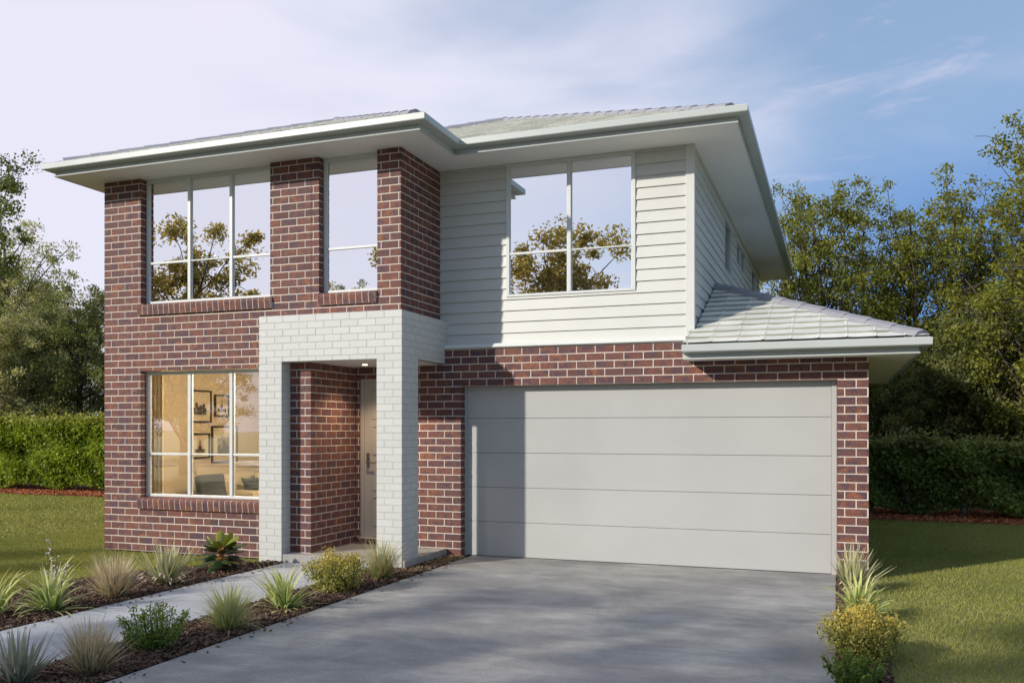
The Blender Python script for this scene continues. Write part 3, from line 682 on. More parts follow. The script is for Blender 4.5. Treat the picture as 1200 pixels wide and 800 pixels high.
ceiling_lamp(-7.3, 11.4, 2.70, 120, 'round ceiling light glowing inside the ground floor room beside the porch')

def rbox(name, x0, x1, y0, y1, z0, z1, mat, parent, bev=.04, rot=None, sub=False):
    me = bpy.data.meshes.new(name); bm = bmesh.new(); bmesh.ops.create_cube(bm, size=1)
    c = Vector(((x0 + x1) / 2, (y0 + y1) / 2, (z0 + z1) / 2))
    for v in bm.verts: v.co = Vector((v.co.x * (x1 - x0), v.co.y * (y1 - y0), v.co.z * (z1 - z0)))
    bmesh.ops.bevel(bm, geom=bm.edges[:], offset=bev, segments=4, affect='EDGES', profile=.6)
    if rot: bmesh.ops.rotate(bm, verts=bm.verts, matrix=rot)
    loc = Vector((0, 0, 0)) if parent is None else parent.location
    for v in bm.verts: v.co += c - loc
    bm.to_mesh(me); bm.free(); me.materials.append(mat)
    for p in me.polygons: p.use_smooth = True
    o = bpy.data.objects.new(name, me); COL.objects.link(o)
    if parent is not None: o.parent = parent
    return o
def sofa(x, y, z, label, w=2.0, flip=1):
    s = empty('sofa', (x, y, z), label, 'sofa')
    rbox('seat', x - w / 2 + .16, x + w / 2 - .16, y - .75 * flip if flip > 0 else y, y if flip > 0 else y + .75, z + .18, z + .44, M['beige'], s, .05)
    ys = (y + .0, y + .22) if flip > 0 else (y - .22, y)
    rbox('backrest', x - w / 2 + .1, x + w / 2 - .1, ys[0], ys[1], z + .18, z + .88, M['beige'], s, .07)
    for k in (-1, 1): rbox('armrest', x + k * w / 2 - .09, x + k * w / 2 + .09, y - .75 if flip > 0 else y - .2, y + .2 if flip > 0 else y + .75, z + .1, z + .62, M['beige'], s, .05)
    for a in (-1, 1):
        for b_ in (-.5, .05): 
            m = MB(); m.tube([(x + a * (w / 2 - .1), y + b_ * flip, z), (x + a * (w / 2 - .1), y + b_ * flip, z + .12)], [.018, .025], 8); m.build('leg', M['black'], s)
    return s
sofa(-9.63, 13.3, .12, 'beige fabric sofa below the framed prints inside the ground floor room', 2.3).rotation_euler = (0, 0, R(90))
def cushion(x, y, z, s_, mat, label, tilt=.3, rz=0):
    me = bpy.data.meshes.new('cushion'); bm = bmesh.new(); bmesh.ops.create_grid(bm, x_segments=10, y_segments=10, size=.5)
    top = {}
    vs0 = list(bm.verts); base = [v.co.copy() for v in vs0]
    bmesh.ops.create_grid(bm, x_segments=10, y_segments=10, size=.5)
    bm.verts.ensure_lookup_table(); n_ = len(base)
    for i, v in enumerate(bm.verts):
        q = base[i % n_]; e = max(0, (1 - (2 * q.x) ** 2)) ** .45 * max(0, (1 - (2 * q.y) ** 2)) ** .45
        pin = 1 - .09 * (1 - abs(2 * q.y) ** 2) * abs(2 * q.x) - .09 * (1 - abs(2 * q.x) ** 2) * abs(2 * q.y)
        v.co = Vector((q.x * s_ * pin, (1 if i < n_ else -1) * e * .08, q.y * s_ * pin))
    bmesh.ops.remove_doubles(bm, verts=bm.verts, dist=.0005)
    bmesh.ops.recalc_face_normals(bm, faces=bm.faces)
    bm.to_mesh(me); bm.free(); me.materials.append(mat)
    for p in me.polygons: p.use_smooth = True
    o = bpy.data.objects.new('cushion', me); COL.objects.link(o); o.location = (x, y, z); o.rotation_euler = (-tilt, 0, rz)
    return tag(o, label, 'cushion')
cushion(-9.46, 13.75, .80, .46, M['beige'], 'square beige cushion on the right end of the ground floor sofa', rz=R(90))
cushion(-9.46, 13.1, .80, .46, M['beige'], 'square beige cushion in the middle of the ground floor sofa', rz=R(96))
cushion(-9.34, 12.65, .74, .40, M['charcoal'], 'charcoal cushion leaning on the ground floor sofa', .45, R(70))
# dark armchair near the glass on the left
ch = empty('armchair', (-9.15, 11.6, .12), 'charcoal armchair inside the left end of the ground floor window', 'armchair')
rbox('seat', -9.42, -8.88, 11.4, 11.95, .30, .50, M['charcoal'], ch, .05)
rbox('backrest', -9.48, -9.34, 11.35, 11.95, .42, 1.02, M['charcoal'], ch, .05, Matrix.Rotation(R(-10), 3, 'Y'))
for a in (-9.4, -8.9):
    for b_ in (11.45, 11.9): m = MB(); m.tube([(a, b_, .12), (a, b_, .31)], [.013, .02], 8); m.build('leg', M['black'], ch)
# curtain
m = MB(); N_ = 40
for i in range(N_):
    x = -9.72 + .42 * i / N_; y = 10.45 + .035 * math.sin(i * .9); x2 = -9.72 + .42 * (i + 1) / N_; y2 = 10.45 + .035 * math.sin((i + 1) * .9)
    m.add([(x, y, .16), (x2, y2, .16), (x2, y2, 2.62), (x, y, 2.62)], [(0, 1, 2, 3)], 0, .5)
m.build('curtain', M['beige'], None, True); tag(bpy.data.objects['curtain'], 'long beige curtain drawn to the left side of the ground floor window', 'curtain')
# four framed prints
def picture(cx, cz, w, h, label, style):
    yw = cx; cx = 0; y = 0
    o = empty('framed_picture', (0, 0, cz), label, 'picture', 'framed prints on the ground floor room wall')
    m = MB(); t = .028
    m.box(cx - w / 2, cx + w / 2, y - .03, y - .002, cz + h / 2 - t, cz + h / 2); m.box(cx - w / 2, cx + w / 2, y - .03, y - .002, cz - h / 2, cz - h / 2 + t)
    m.box(cx - w / 2, cx - w / 2 + t, y - .03, y - .002, cz - h / 2 + t, cz + h / 2 - t); m.box(cx + w / 2 - t, cx + w / 2, y - .03, y - .002, cz - h / 2 + t, cz + h / 2 - t)
    m.build('frame', M['black'], o)
    m = MB(); m.box(cx - w / 2 + t, cx + w / 2 - t, y - .015, y - .002, cz - h / 2 + t, cz + h / 2 - t); m.build('mount', M['mat'], o)
    m = MB(); rg = random.Random(style); W_, H_ = w * .56, h * .52; x0, z0 = cx - W_ / 2, cz - H_ / 2
    if style == 2:
        m.box(x0, x0 + W_, y - .018, y - .0155, z0, z0 + H_ * .22); m.box(cx - W_ * .12, cx + W_ * .10, y - .018, y - .0155, z0 + H_ * .22, z0 + H_ * .62); m.box(cx - W_ * .04, cx + W_ * .02, y - .018, y - .0155, z0 + H_ * .62, z0 + H_ * .9)
    else:
        nn = 9
        for i in range(nn):
            hh = H_ * (rg.uniform(.35, .8) if style != 3 else (.25 if abs(i - 4) > 1 else .5 + .4 * (i == 4))); a = x0 + W_ * i / nn
            m.box(a + .002, a + W_ / nn - .002, y - .018, y - .0155, z0, z0 + hh)
            if style == 4: m.box(a + .004, a + W_ / nn * .6, y - .018, y - .0155, z0 + hh + .01, z0 + H_ * rg.uniform(.8, 1.0))
    m.build('print', M['ink'], o)
    o.location = (-9.896, yw, cz); o.rotation_euler = (0, 0, R(90))
def px(x, y, X=-9.88):
    th = R(20.154); a = (x - 600) / 1035; r = (a * math.cos(th) - math.sin(th), a * math.sin(th) + math.cos(th), (503 - y) / 1035); t = X / r[0]
    return r[1] * t, r[2] * t + CAMZ
for (x0, x1, y0, y1, lb, st) in ((221, 247.5, 455.5, 496, 'large framed city print, upper left of the four on the room wall', 1), (251.5, 268.5, 461, 489, 'smallest framed print with a dark monument, upper right of the four on the room wall', 2),
                                 (223, 245.5, 506, 537, 'framed print of a tower, lower left of the four on the room wall', 3), (248, 278, 497.5, 541.5, 'tall framed print of dark strokes, lower right of the four prints', 4)):
    a, c = px(x0, y0); b_, e = px(x1, y1 - (y1 - y0) * .02); c2 = px(x1, y0)[1]; c = (c + c2) / 2 - .02; picture((a + b_) / 2, (c + e) / 2, b_ - a, c - e, lb, st)
# upstairs furniture glimpsed through the glass
o = empty('armchair', (-8.35, 11.4, 2.98), 'tan high backed armchair inside the upper left window', 'armchair')
rbox('seat', -8.75, -8.1, 11.2, 11.9, 3.25, 3.45, M['beige'], o, .05); rbox('backrest', -8.78, -8.1, 11.0, 11.16, 3.2, 4.15, M['beige'], o, .06, Matrix.Rotation(R(8), 3, 'X'))
for a in (-8.7, -8.15):
    for b_ in (11.1, 11.8): m = MB(); m.tube([(a, b_, 2.98), (a, b_, 3.26)], [.015, .02], 8); m.build('leg', M['black'], o)
sofa(-3.2, 11.85, 2.98, 'tan sofa with its back to the upper right window', 1.9, -1)

# ------------------------------------------------------------------ ground, paving, beds
def inpoly(P, poly):
    x, y = P[:, 0], P[:, 1]; c = np.zeros(len(P), bool); n_ = len(poly)
    for i in range(n_):
        x1, y1 = poly[i]; x2, y2 = poly[(i + 1) % n_]
        k = ((y1 > y) != (y2 > y)) & (x < (x2 - x1) * (y - y1) / (y2 - y1 + 1e-12) + x1); c ^= k
    return c
def sheet(name, poly, z, mat, thick=.0, bevel=0):
    m = MB(); n_ = len(poly)
    if thick:
        m.add([(x, y, z) for x, y in poly] + [(x, y, z - thick) for x, y in poly], [tuple(range(n_)), tuple(range(2 * n_ - 1, n_ - 1, -1))] + [(i, n_ + i, n_ + (i + 1) % n_, (i + 1) % n_) for i in range(n_)])
    else: m.add([(x, y, z) for x, y in poly], [tuple(range(n_))])
    o = m.build(name, mat, None, bevel=bevel); return tag(o, kind='structure')
sheet('ground', [(-600, -600), (600, -600), (600, 600), (-600, 600)], -0.035, M['lawn'])
DR = -4.73
sheet('driveway', [(DR, YD + .02), (DR, -14), (0.0, -14), (0.0, YD + .02)], 0.0, M['drive'], .09, .006)
sheet('path', [(-6.80, 9.872), (-6.80, -14), (-5.50, -14), (-5.50, 9.872)], -0.004, M['path'], .08, .006)
sheet('road', [(-200, -22), (200, -22), (200, -14.3), (-200, -14.3)], -0.03, M['asphalt'])
m = MB(); m.box(-200, 200, -14.28, -14.02, -.2, .06); tag(m.build('kerb', M['path'], None, bevel=.02), kind='structure')
def xbl(y): return -7.75 - .28 * math.exp(-((y - 7.6) / 1.5) ** 2) * 1.9 + .05 * math.sin(y * 2.3) + (max(0, y - 8.9) * .85 if y > 8.9 else 0)
bedL = [(-6.805, -1.0), (-6.805, 9.86), (-7.2, 9.95)] + [(xbl(y), y) for y in np.linspace(9.9, -1.0, 30)]
bedM = [(-5.495, -1.0), (-5.495, 9.86), (-5.12, 9.90), (-5.04, 11.13), (-4.735, 11.13), (DR - .005, -1.0)]
def xbr(y): return .36 + .05 * math.sin(y * 1.7 + 1) + .03 * math.sin(y * 4.1)
bedR = [(0.005, 11.13), (0.005, 2.0)] + [(xbr(y), y) for y in np.linspace(2.0, 10.9, 24)] + [(.36, 11.13)]
sheet('garden_bed', bedL, -.018, M['soil']); sheet('garden_bed', bedM, -.018, M['soil']); sheet('garden_bed', bedR, -.018, M['soil'])
hbL = [(-34, 18.0), (-20, 17.85), (-11, 18.1), (-11, 20.5), (-34, 20.5)]
hbR = [(-1.5, 18.55), (12, 18.1), (12, 21), (-1.5, 21)]
sheet('garden_bed', hbL, -.022, M['redsoil']); sheet('garden_bed', hbR, -.022, M['redsoil'])

def rand_rot(n_, rg, tilt=None):
    """random orthonormal frames (n,3,3)"""
    a = rg.normal(size=(n_, 3)); a /= np.linalg.norm(a, axis=1, keepdims=True)
    b_ = rg.normal(size=(n_, 3)); b_ -= (a * b_).sum(1, keepdims=True) * a; b_ /= np.linalg.norm(b_, axis=1, keepdims=True)
    return a, b_, np.cross(a, b_)
def chips(name, poly, n_, size, mat, label, z=-.012, hgt=.03, seed=1):
    rg = np.random.default_rng(seed); pa = np.array(poly); lo, hi = pa.min(0), pa.max(0)
    P = lo + (hi - lo) * rg.random((int(n_), 2)); P = P[inpoly(P, poly)]; k = len(P)
    yaw = rg.random(k) * 6.283; til = rg.normal(0, .35, k); l = size * rg.uniform(.5, 1.5, k); w = l * rg.uniform(.25, .6, k)
    a = np.stack([np.cos(yaw) * np.cos(til), np.sin(yaw) * np.cos(til), np.sin(til)], 1); b_ = np.stack([-np.sin(yaw), np.cos(yaw), rg.normal(0, .4, k)], 1)
    b_ /= np.linalg.norm(b_, axis=1, keepdims=True); nn = np.cross(a, b_)
    c = np.stack([P[:, 0], P[:, 1], z + rg.random(k) * hgt], 1)
    A = a * (l / 2)[:, None]; B = b_ * (w / 2)[:, None]; T = nn * (w * .22)[:, None]
    top = np.stack([c - A - B + T * .3, c + A * .9 - B * .7 + T, c + A + B * .8 + T * .5, c - A * .8 + B + T], 1)
    sd1 = np.stack([c - A - B - T, c + A - B - T, c + A * .9 - B * .7 + T, c - A - B + T * .3], 1)
    sd2 = np.stack([c + A - B - T, c + A + B - T, c + A + B * .8 + T * .5, c + A * .9 - B * .7 + T], 1)
    r = rg.random(k)
    o = np_mesh(name, np.concatenate([top, sd1, sd2]), 4, mat, np.concatenate([r, r, r])); return tag(o, label, 'mulch', kind='stuff')
chips('bark_mulch', bedL, 36000, .032, M['chips'], 'dark brown bark mulch covering the bed between lawn and path', seed=1)
chips('bark_mulch', [(-5.495, -1), (-5.495, 9.86), (-5.12, 9.9), (-5.08, 10.4), (-4.74, 10.4), (-4.74, -1)], 40000, .032, M['chips'], 'dark brown bark mulch covering the narrow bed between path and driveway', seed=2)
chips('gravel', [(-5.12, 9.7), (-5.04, 11.13), (-4.74, 11.13), (-4.74, 9.7)], 2600, .03, M['pebble'], 'brown gravel at the foot of the porch slab beside the driveway', seed=3)
chips('bark_mulch', bedR, 12000, .032, M['chips'], 'brown bark mulch in the strip on the right edge of the driveway', seed=4)
chips('bark_mulch', hbL, 30000, .05, M['redchips'], 'orange red bark mulch under the left hedge', seed=5, hgt=.05)
chips('bark_mulch', hbR, 14000, .05, M['redchips'], 'dark red bark mulch under the right hedge', seed=6, hgt=.05)

chips('bark_mulch', [(-6.80, 4), (-6.80, 9.6), (-6.62, 9.6), (-6.62, 4)], 90, .028, M['chips'], 'a few stray bark chips on the left edge of the path', z=.002, hgt=.004, seed=9)
chips('bark_mulch', [(DR, 4), (DR, 10.5), (DR + .16, 10.5), (DR + .16, 4)], 90, .028, M['chips'], 'a few stray bark chips on the left edge of the driveway', z=.006, hgt=.004, seed=10)
def lawn(name, poly, n_, hl, w, label, seed, excl=()):
    rg = np.random.default_rng(seed); pa = np.array(poly); lo, hi = pa.min(0), pa.max(0)
    P = lo + (hi - lo) * rg.random((int(n_), 2)); keep = inpoly(P, poly)
    for e in excl: keep &= ~inpoly(P, e)
    P = P[keep]
    k = len(P); yaw = rg.random(k) * 6.283; h = hl * rg.uniform(.5, 1.2, k); ln = rg.normal(0, .45, (k, 2)) * h[:, None]
    dist = np.hypot(P[:, 0], P[:, 1]); ww = w * (0.6 + dist / 14) * rg.uniform(.6, 1.3, k)
    d_ = np.stack([np.cos(yaw), np.sin(yaw)], 1) * ww[:, None] / 2; z0 = np.full(k, -.030)
    a = np.concatenate([P - d_, z0[:, None]], 1); b_ = np.concatenate([P + d_, z0[:, None]], 1); c = np.concatenate([P + ln, (z0 + h)[:, None]], 1)
    # patchy tone
    t = .5 + .25 * np.sin(P[:, 0] * 1.3 + 2 * np.sin(P[:, 1] * .7)) * np.cos(P[:, 1] * 1.1 + P[:, 0] * .4) + rg.normal(0, .22, k)
    o = np_mesh(name, np.stack([a, b_, c], 1), 3, M['grass'], np.clip(t, 0, 1)); return tag(o, label, 'grass', kind='stuff')
lawnL = [(-30, 3.5), (-6.9, 3.5), (-6.9, 9.9), (-7.3, 10.06), (XL - .0, 10.06), (XL, 18.2), (-30, 18.2)]
lawn('grass', [(-12.5, 3.5), (-6.9, 3.5), (-6.9, 10.05), (XL, 10.05), (XL, 13), (-12.5, 13)], 420000, .030, .0055, 'mown green lawn in front of the left brick wall', 21, [bedL])
lawn('grass', [(-31, 5), (-12.5, 5), (-12.5, 13), (XL, 13), (XL, 18.1), (-20, 17.95), (-31, 18.1)], 300000, .034, .010, 'mown green lawn stretching back to the left hedge', 22)
lawn('grass', [(.25, 2.5), (8, 2.5), (8, 18.35), (.36, 18.6), (.36, 11.1), (.25, 11.1)], 440000, .031, .0055, 'mown green lawn to the right of the garage', 23, [bedR])

# ------------------------------------------------------------------ foliage
def leaves_np(C, size, rg, upb=.35, aspect=.55):
    """kite shaped leaves centred on C"""
    k = len(C); a, b_, n_ = rand_rot(k, rg); s_ = size * rg.uniform(.6, 1.35, k)
    A = a * (s_ / 2)[:, None]; B = b_ * (s_ * aspect / 2)[:, None]; F = n_ * (s_ * .10)[:, None]
    return np.stack([C - A, C + B - A * .1 + F, C + A, C - B - A * .1 + F], 1)
def make_tree(seed, H, cb, rx, nl, nsub, lpc, lsize, leafm, barkm, trunks=1, tr=.14, cl=.55, top=1.0, spread=.0, gap=.0):
    """returns (trunk mesh, crown mesh) at the origin. cb crown base, rx crown radius, nl limbs, nsub clumps per limb"""
    rg = np.random.default_rng(seed); rd = random.Random(seed); m = MB(); cen = []
    for t in range(trunks):
        ang = rd.uniform(0, 6.28); bx, by = (math.cos(ang) * .35 * (trunks > 1), math.sin(ang) * .35 * (trunks > 1))
        lean = (math.cos(ang) * spread * H, math.sin(ang) * spread * H); wob = [rd.uniform(-.03, .03) * H for _ in range(4)]
        hh = H * (1 if t == 0 else rd.uniform(.75, .97)) * .93
        pts = []; nseg = 9
        for i in range(nseg + 1):
            f = i / nseg; pts.append(Vector((bx + lean[0] * f ** 1.4 + wob[0] * math.sin(f * 5 + wob[1] * 9), by + lean[1] * f ** 1.4 + wob[2] * math.sin(f * 4 + wob[3] * 9), hh * f - .1 * (i == 0))))
        rads = [tr * (1 - .9 * (i / nseg)) * (1.35 if i == 0 else 1) + .012 for i in range(nseg + 1)]
        m.tube(pts, rads, 7, 0)
        def at(f):
            x = min(max(f, 0), .999) * nseg; i = int(x); return pts[i].lerp(pts[i + 1], x - i), rads[i] + (rads[i + 1] - rads[i]) * (x - i)
        for j in range(nl):
            fz = (j + rd.random()) / nl; z_ = cb + (H - cb) * fz; fs = max(.12, (z_ / H) * .95 - rd.uniform(.08, .2))
            p0, r0 = at(fs); az = j * 2.4 + rd.uniform(-.5, .5) + t
            env = rx * math.sqrt(max(.05, 1 - ((fz - .42) / .66) ** 2)) * rd.uniform(.6, 1.05)
            p3 = Vector((p0.x + math.cos(az) * env, p0.y + math.sin(az) * env, min(z_ + .1 * H * rd.random(), H * top)))
            p1 = p0.lerp(p3, .35) + Vector((0, 0, -.06 * env)); p2 = p0.lerp(p3, .7) + Vector((rd.uniform(-.1, .1), rd.uniform(-.1, .1), .02 * env))
            rl_ = min(r0 * .55, .02 + .016 * env); m.tube([p0, p1, p2, p3], [rl_, rl_ * .7, rl_ * .45, rl_ * .2], 5, 0)
            cen.append((p3, rd.uniform(.5, 1)))
            for q in range(nsub):
                f = rd.uniform(.3, 1.0); s0 = p0.lerp(p3, f); d_ = Vector((rd.gauss(0, 1), rd.gauss(0, 1), rd.gauss(.35, .8))).normalized() * rd.uniform(.35, 1.0) * (cl * 1.5 + .15 * env)
                e = s0 + d_
                if e.z < cb * .8: e.z = cb * .8 + .2
                m.tube([s0, s0.lerp(e, .55) + Vector((0, 0, .05)), e], [rl_ * .35, rl_ * .25, .006], 4, 0)
                if rd.random() > gap: cen.append((e, rd.uniform(.35, 1.1)))
        cen.append((pts[-1], .7)); cen.append((pts[-2], .8))
    out = []; rn = []
    for (c, s_) in cen:
        n_ = int(lpc * s_ * rd.uniform(.5, 1.4)); g = rg.normal(size=(n_, 3)); g /= (np.linalg.norm(g, axis=1, keepdims=True) + 1e-9)
        g *= (rg.random(n_) ** .5)[:, None] * np.array([1, 1, .72]) * cl * s_ * rg.uniform(.8, 1.25)
        out.append(np.array(c) + g + rg.normal(0, .05, (n_, 3))); tone = rg.normal(.5, .18); rn.append(np.clip(tone + rg.normal(0, .2, n_), 0, 1))
    C = np.concatenate(out); rn = np.concatenate(rn); ok = C[:, 2] > .15; C = C[ok]; rn = rn[ok]
    tk = m.build('trunk', barkm, None, True); cr = np_mesh('crown', leaves_np(C, lsize, rg), 4, leafm, rn)
    return tk, cr
def tree_root(parts, loc, label, group, s=1, rz=0, first=True, sz=None):
    e = empty('tree', loc, label, 'tree', group, rz); e.scale = (s, s, sz or s)
    for p in parts:
        if first: q = p
        else: q = p.copy(); COL.objects.link(q)
        q.parent = e
    return e

# right hand wood: slender trees of olive leaves
TA = make_tree(101, 7.9, 2.0, 1.8, 19, 9, 92, .085, M['leaf_right'], M['barkdark'], 3, .09, .34, spread=.08, gap=.12)
TB = make_tree(102, 7.6, 1.6, 1.35, 17, 9, 92, .085, M['leaf_right'], M['barkdark'], 2, .09, .33, spread=.05, gap=.12)
TC = make_tree(103, 7.6, 2.6, 1.8, 17, 9, 92, .085, M['leaf_right'], M['barkdark'], 2, .10, .35, spread=.10, gap=.12)
TE = make_tree(105, 5.0, .8, 1.7, 16, 8, 130, .10, M['leaf_dark'], M['barkdark'], 2, .07, .42, spread=.08)
def XY(pxx, Y):
    th = R(20.154); a = (pxx - 600) / 1035; return (a * math.cos(th) - math.sin(th)) / (a * math.sin(th) + math.cos(th)) * Y
GR = 'slender olive leaved trees behind the right hedge'
used = set()
spots = [(TA, 985, 24.0, 1.0, 0.3, 'broad airy tree rising behind the low garage roof, the nearest to the house'),
         (TB, 930, 26.0, .78, 1.2, 'small tree showing between the upper eave and the low garage roof'),
         (TC, 1095, 24.5, 1.04, 2.1, 'slender tree with a pointed top, left of centre in the right wood'),
         (TB, 1150, 25.5, .98, 0.1, 'slender lower tree with a thin crown between the pointed and the tallest tree'),
         (TA, 1212, 21.8, 1.06, 2.6, 'tallest tree at the right edge of the photo, its boughs reaching into frame'),
         (TB, 1040, 26.5, .98, 5.0, 'background tree filling the gap beside the broad airy tree'),
         (TC, 1290, 24.5, 1.0, 1.0, 'tree standing just beyond the right edge of the photo'),
         (TB, 1390, 24.0, 1.0, 2.0, 'tree further off to the right of the photo')]
for (T, x, Y, s_, rz, lb) in spots:
    f = id(T) not in used; used.add(id(T)); tree_root(T, (XY(x, Y), Y, -.03), lb, GR, s_, rz, f)
for i, (x, Y, s_, rz, lb) in enumerate(((1045, 22.8, .62, 0, 'dark leafy understorey tree behind the hedge close to the garage wall'), (1110, 23.1, .80, 1.5, 'dark leafy understorey tree behind the middle of the right hedge'),
                                        (1180, 22.8, .86, 3.1, 'dark leafy understorey tree behind the right hedge at the edge of the photo'), (1270, 22.8, .9, 4.4, 'dark leafy understorey tree beyond the right edge of the photo'),
                                        (1160, 30, .95, 5.4, 'dark dense tree far back in the right hand wood'), (990, 31, .95, 1.1, 'dark dense tree far back behind the low garage roof'))):
    tree_root(TE, (XY(x, Y), Y, -.03), lb, 'dark understorey trees of the right hand wood', s_, rz, i == 0)
# left trees
TF = make_tree(111, 9.2, 2.6, 2.6, 26, 9, 170, .095, M['leaf_left'], M['bark'], 1, .18, .48, gap=.2)
TG = make_tree(112, 7.0, 1.2, 2.4, 24, 9, 170, .10, M['leaf_dark'], M['barkdark'], 1, .17, .50, gap=.1)
TH = make_tree(113, 6.2, 1.0, 2.2, 22, 9, 210, .085, M['leaf_left'], M['bark'], 2, .12, .5)
TI = make_tree(114, 9.6, 6.2, 1.6, 10, 7, 170, .10, M['leaf_lime'], M['bark'], 1, .16, .42)
GL = 'trees behind the left hedge'
tree_root(TF, (XY(8, 25.0), 25.0, -.03), 'grey green gum tree with a pale twiggy crown at the left edge of the photo', GL, 1.07, .4)
tree_root(TG, (XY(92, 24.0), 24.0, -.03), 'dark dense tree between the brick corner and the grey green trees', GL, .90, 1.1)
tree_root(TH, (XY(-8, 22.3), 22.3, -.03), 'rounded pale green tree low behind the left hedge', GL, .93, 2.0)
tree_root(TH, (XY(55, 27.5), 27.5, -.03), 'pale rounded tree further back between the gum and the dark tree', GL, 1.2, 3.9, False)
tree_root(TI, (XY(-30, 22.0), 22.0, -.03), 'tall bright green tree whose leaves just reach into the upper left corner', GL, 1.12, .2)
tree_root(TG, (XY(30, 31.0), 31.0, -.03), 'dark tree far back behind the rounded pale trees on the left', GL, .9, 4.1, False)
tree_root(TG, (XY(-70, 26.0), 26.0, -.03), 'dark dense tree beyond the left edge of the photo', GL, 1.0, 2.7, False)
tree_root(TG, (XY(160, 26.0), 26.0, -.03), 'dark dense tree hidden mostly by the brick wall', GL, .9, 5.2, False)
# street trees: they stand behind the photographer, mirrored in the glass, and shade the drive
TS = make_tree(121, 7.6, 2.2, 2.7, 22, 8, 190, .13, M['leaf_street'], M['bark'], 1, .20, .50, gap=.22)
GS = 'street trees behind the photographer'
SPOT = [((-8.9, -6.4, 0), 1.08, .3, 'street tree mirrored in the upper right window'), ((-24.0, -8.0, 0), 1.22, 1.5, 'street tree mirrored in the upper left window'),
        ((-20.0, -12.0, 0), 1.0, 3.2, 'street tree between the two mirrored ones'), ((-36, -9.5, 0), 1.2, 2.2, 'street tree far to the left on the verge'),
        ((6.5, -12.5, 0), 1.0, 5.0, 'street tree on the verge to the right'), ((-11.8, -4.6, 0), .95, .9, 'tree on the front lawn whose airy crown shades the left of the driveway')]
for i, (loc, s_, rz, lb) in enumerate(SPOT): tree_root(TS, loc, lb, GS, s_, rz, i == 0)
for i, (x, s_) in enumerate(((-75, 1.8), (-62, 1.6), (-51, 1.9), (-41, 1.6), (-32, 1.9), (-23, 1.6), (-14, 1.8), (-5, 1.5), (5, 1.8), (16, 1.6))):
    tree_root(TG, (x, -29 - (i % 3) * 1.5, -.03), ('first', 'second', 'third', 'fourth', 'fifth', 'sixth', 'seventh', 'eighth', 'ninth', 'tenth')[i] + ' dark dense tree from the left in the row across the road', 'trees across the road behind the photographer', s_ * .8, i * 1.7, False)

def hedge(name, x0, x1, y0, y1, h, n_, ls, mat, label, seed):
    rg = np.random.default_rng(seed); rd = random.Random(seed)
    e = empty(name, ((x0 + x1) / 2, y0, 0), label, 'hedge')
    m = MB(); m.box(x0 + .2, x1 - .2, y0 + .7, y1 - .3, .4, h - .5); m.build('shade_core', M['core'], e)  # near-black box inside the hedge, its colour stands in for shade between the leaves
    st = MB()
    for i in range(int((x1 - x0) / .55)):
        x = x0 + .3 + i * .55 + rd.uniform(-.15, .15); y = y0 + .35 + rd.uniform(0, .3)
        for k in range(3):
            a = rd.uniform(-.25, .25); st.tube([(x, y, -.05), (x + a * .5, y - .05, .3), (x + a, y - .1, .65)], [.022, .016, .008], 5)
    tag(st.build('stem', M['barkdark'], e), kind='stuff')
    # lumpy shell: front, top and ends
    u = rg.random(n_); v = rg.random(n_); side = rg.random(n_); D = y1 - y0
    pf_ = h / (h + D)
    X = x0 + (x1 - x0) * u; Z = np.where(side < pf_, (.14 + .08 * np.sin(X * 3.1)) + (h - .2) * v, h); Y = np.where(side < pf_, y0, y0 + D * v)
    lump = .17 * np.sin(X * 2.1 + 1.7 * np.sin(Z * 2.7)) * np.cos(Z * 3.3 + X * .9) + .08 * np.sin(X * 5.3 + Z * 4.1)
    dp = np.abs(rg.normal(0, .20, n_)); low = np.clip((.6 - Z) / .6, 0, 1) * .15
    Y = np.where(side < pf_, y0 + .12 + lump + dp + low, Y); Z = np.where(side < pf_, Z, h - dp * .9 + lump * .5)
    sprig = rg.random(n_) < .05; Z = Z + np.where(sprig & (side >= pf_), rg.random(n_) * .22, 0)
    C = np.stack([X, Y, Z], 1) - np.array(e.location)
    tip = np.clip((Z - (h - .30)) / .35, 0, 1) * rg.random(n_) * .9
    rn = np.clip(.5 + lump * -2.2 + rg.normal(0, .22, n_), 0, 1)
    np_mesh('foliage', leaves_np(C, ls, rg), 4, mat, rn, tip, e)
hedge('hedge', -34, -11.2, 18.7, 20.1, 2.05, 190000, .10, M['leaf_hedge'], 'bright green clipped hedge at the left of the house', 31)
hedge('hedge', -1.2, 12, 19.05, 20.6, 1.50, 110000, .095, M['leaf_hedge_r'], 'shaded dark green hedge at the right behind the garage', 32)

# ------------------------------------------------------------------ bed plants
def blade_mat(name, cols, tipc, basec=None, trans=.3):
    m = bpy.data.materials.new(name); m.use_nodes = True; N = m.node_tree.nodes; L = m.node_tree.links; b = N['Principled BSDF']; o = N['Material Output']
    c = ramp(N, L, attr(N), [(i / (len(cols) - 1), c) for i, c in enumerate(cols)])
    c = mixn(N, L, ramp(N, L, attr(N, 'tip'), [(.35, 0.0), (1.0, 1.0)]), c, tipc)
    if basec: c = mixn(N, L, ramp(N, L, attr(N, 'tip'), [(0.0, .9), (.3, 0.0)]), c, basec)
    L.new(c, b.inputs['Base Color']); b.inputs['Roughness'].default_value = .5; b.inputs['Specular IOR Level'].default_value = .3
    t = N.new('ShaderNodeBsdfTranslucent'); L.new(c, t.inputs[0]); mx = N.new('ShaderNodeMixShader'); mx.inputs[0].default_value = trans
    L.new(b.outputs[0], mx.inputs[1]); L.new(t.outputs[0], mx.inputs[2]); L.new(mx.outputs[0], o.inputs[0]); return m
M['p_strap'] = blade_mat('lime_strap_leaf', [(.30, .42, .08), (.50, .56, .16), (.68, .70, .36), (.22, .36, .07)], (.66, .64, .26), (.18, .25, .07))
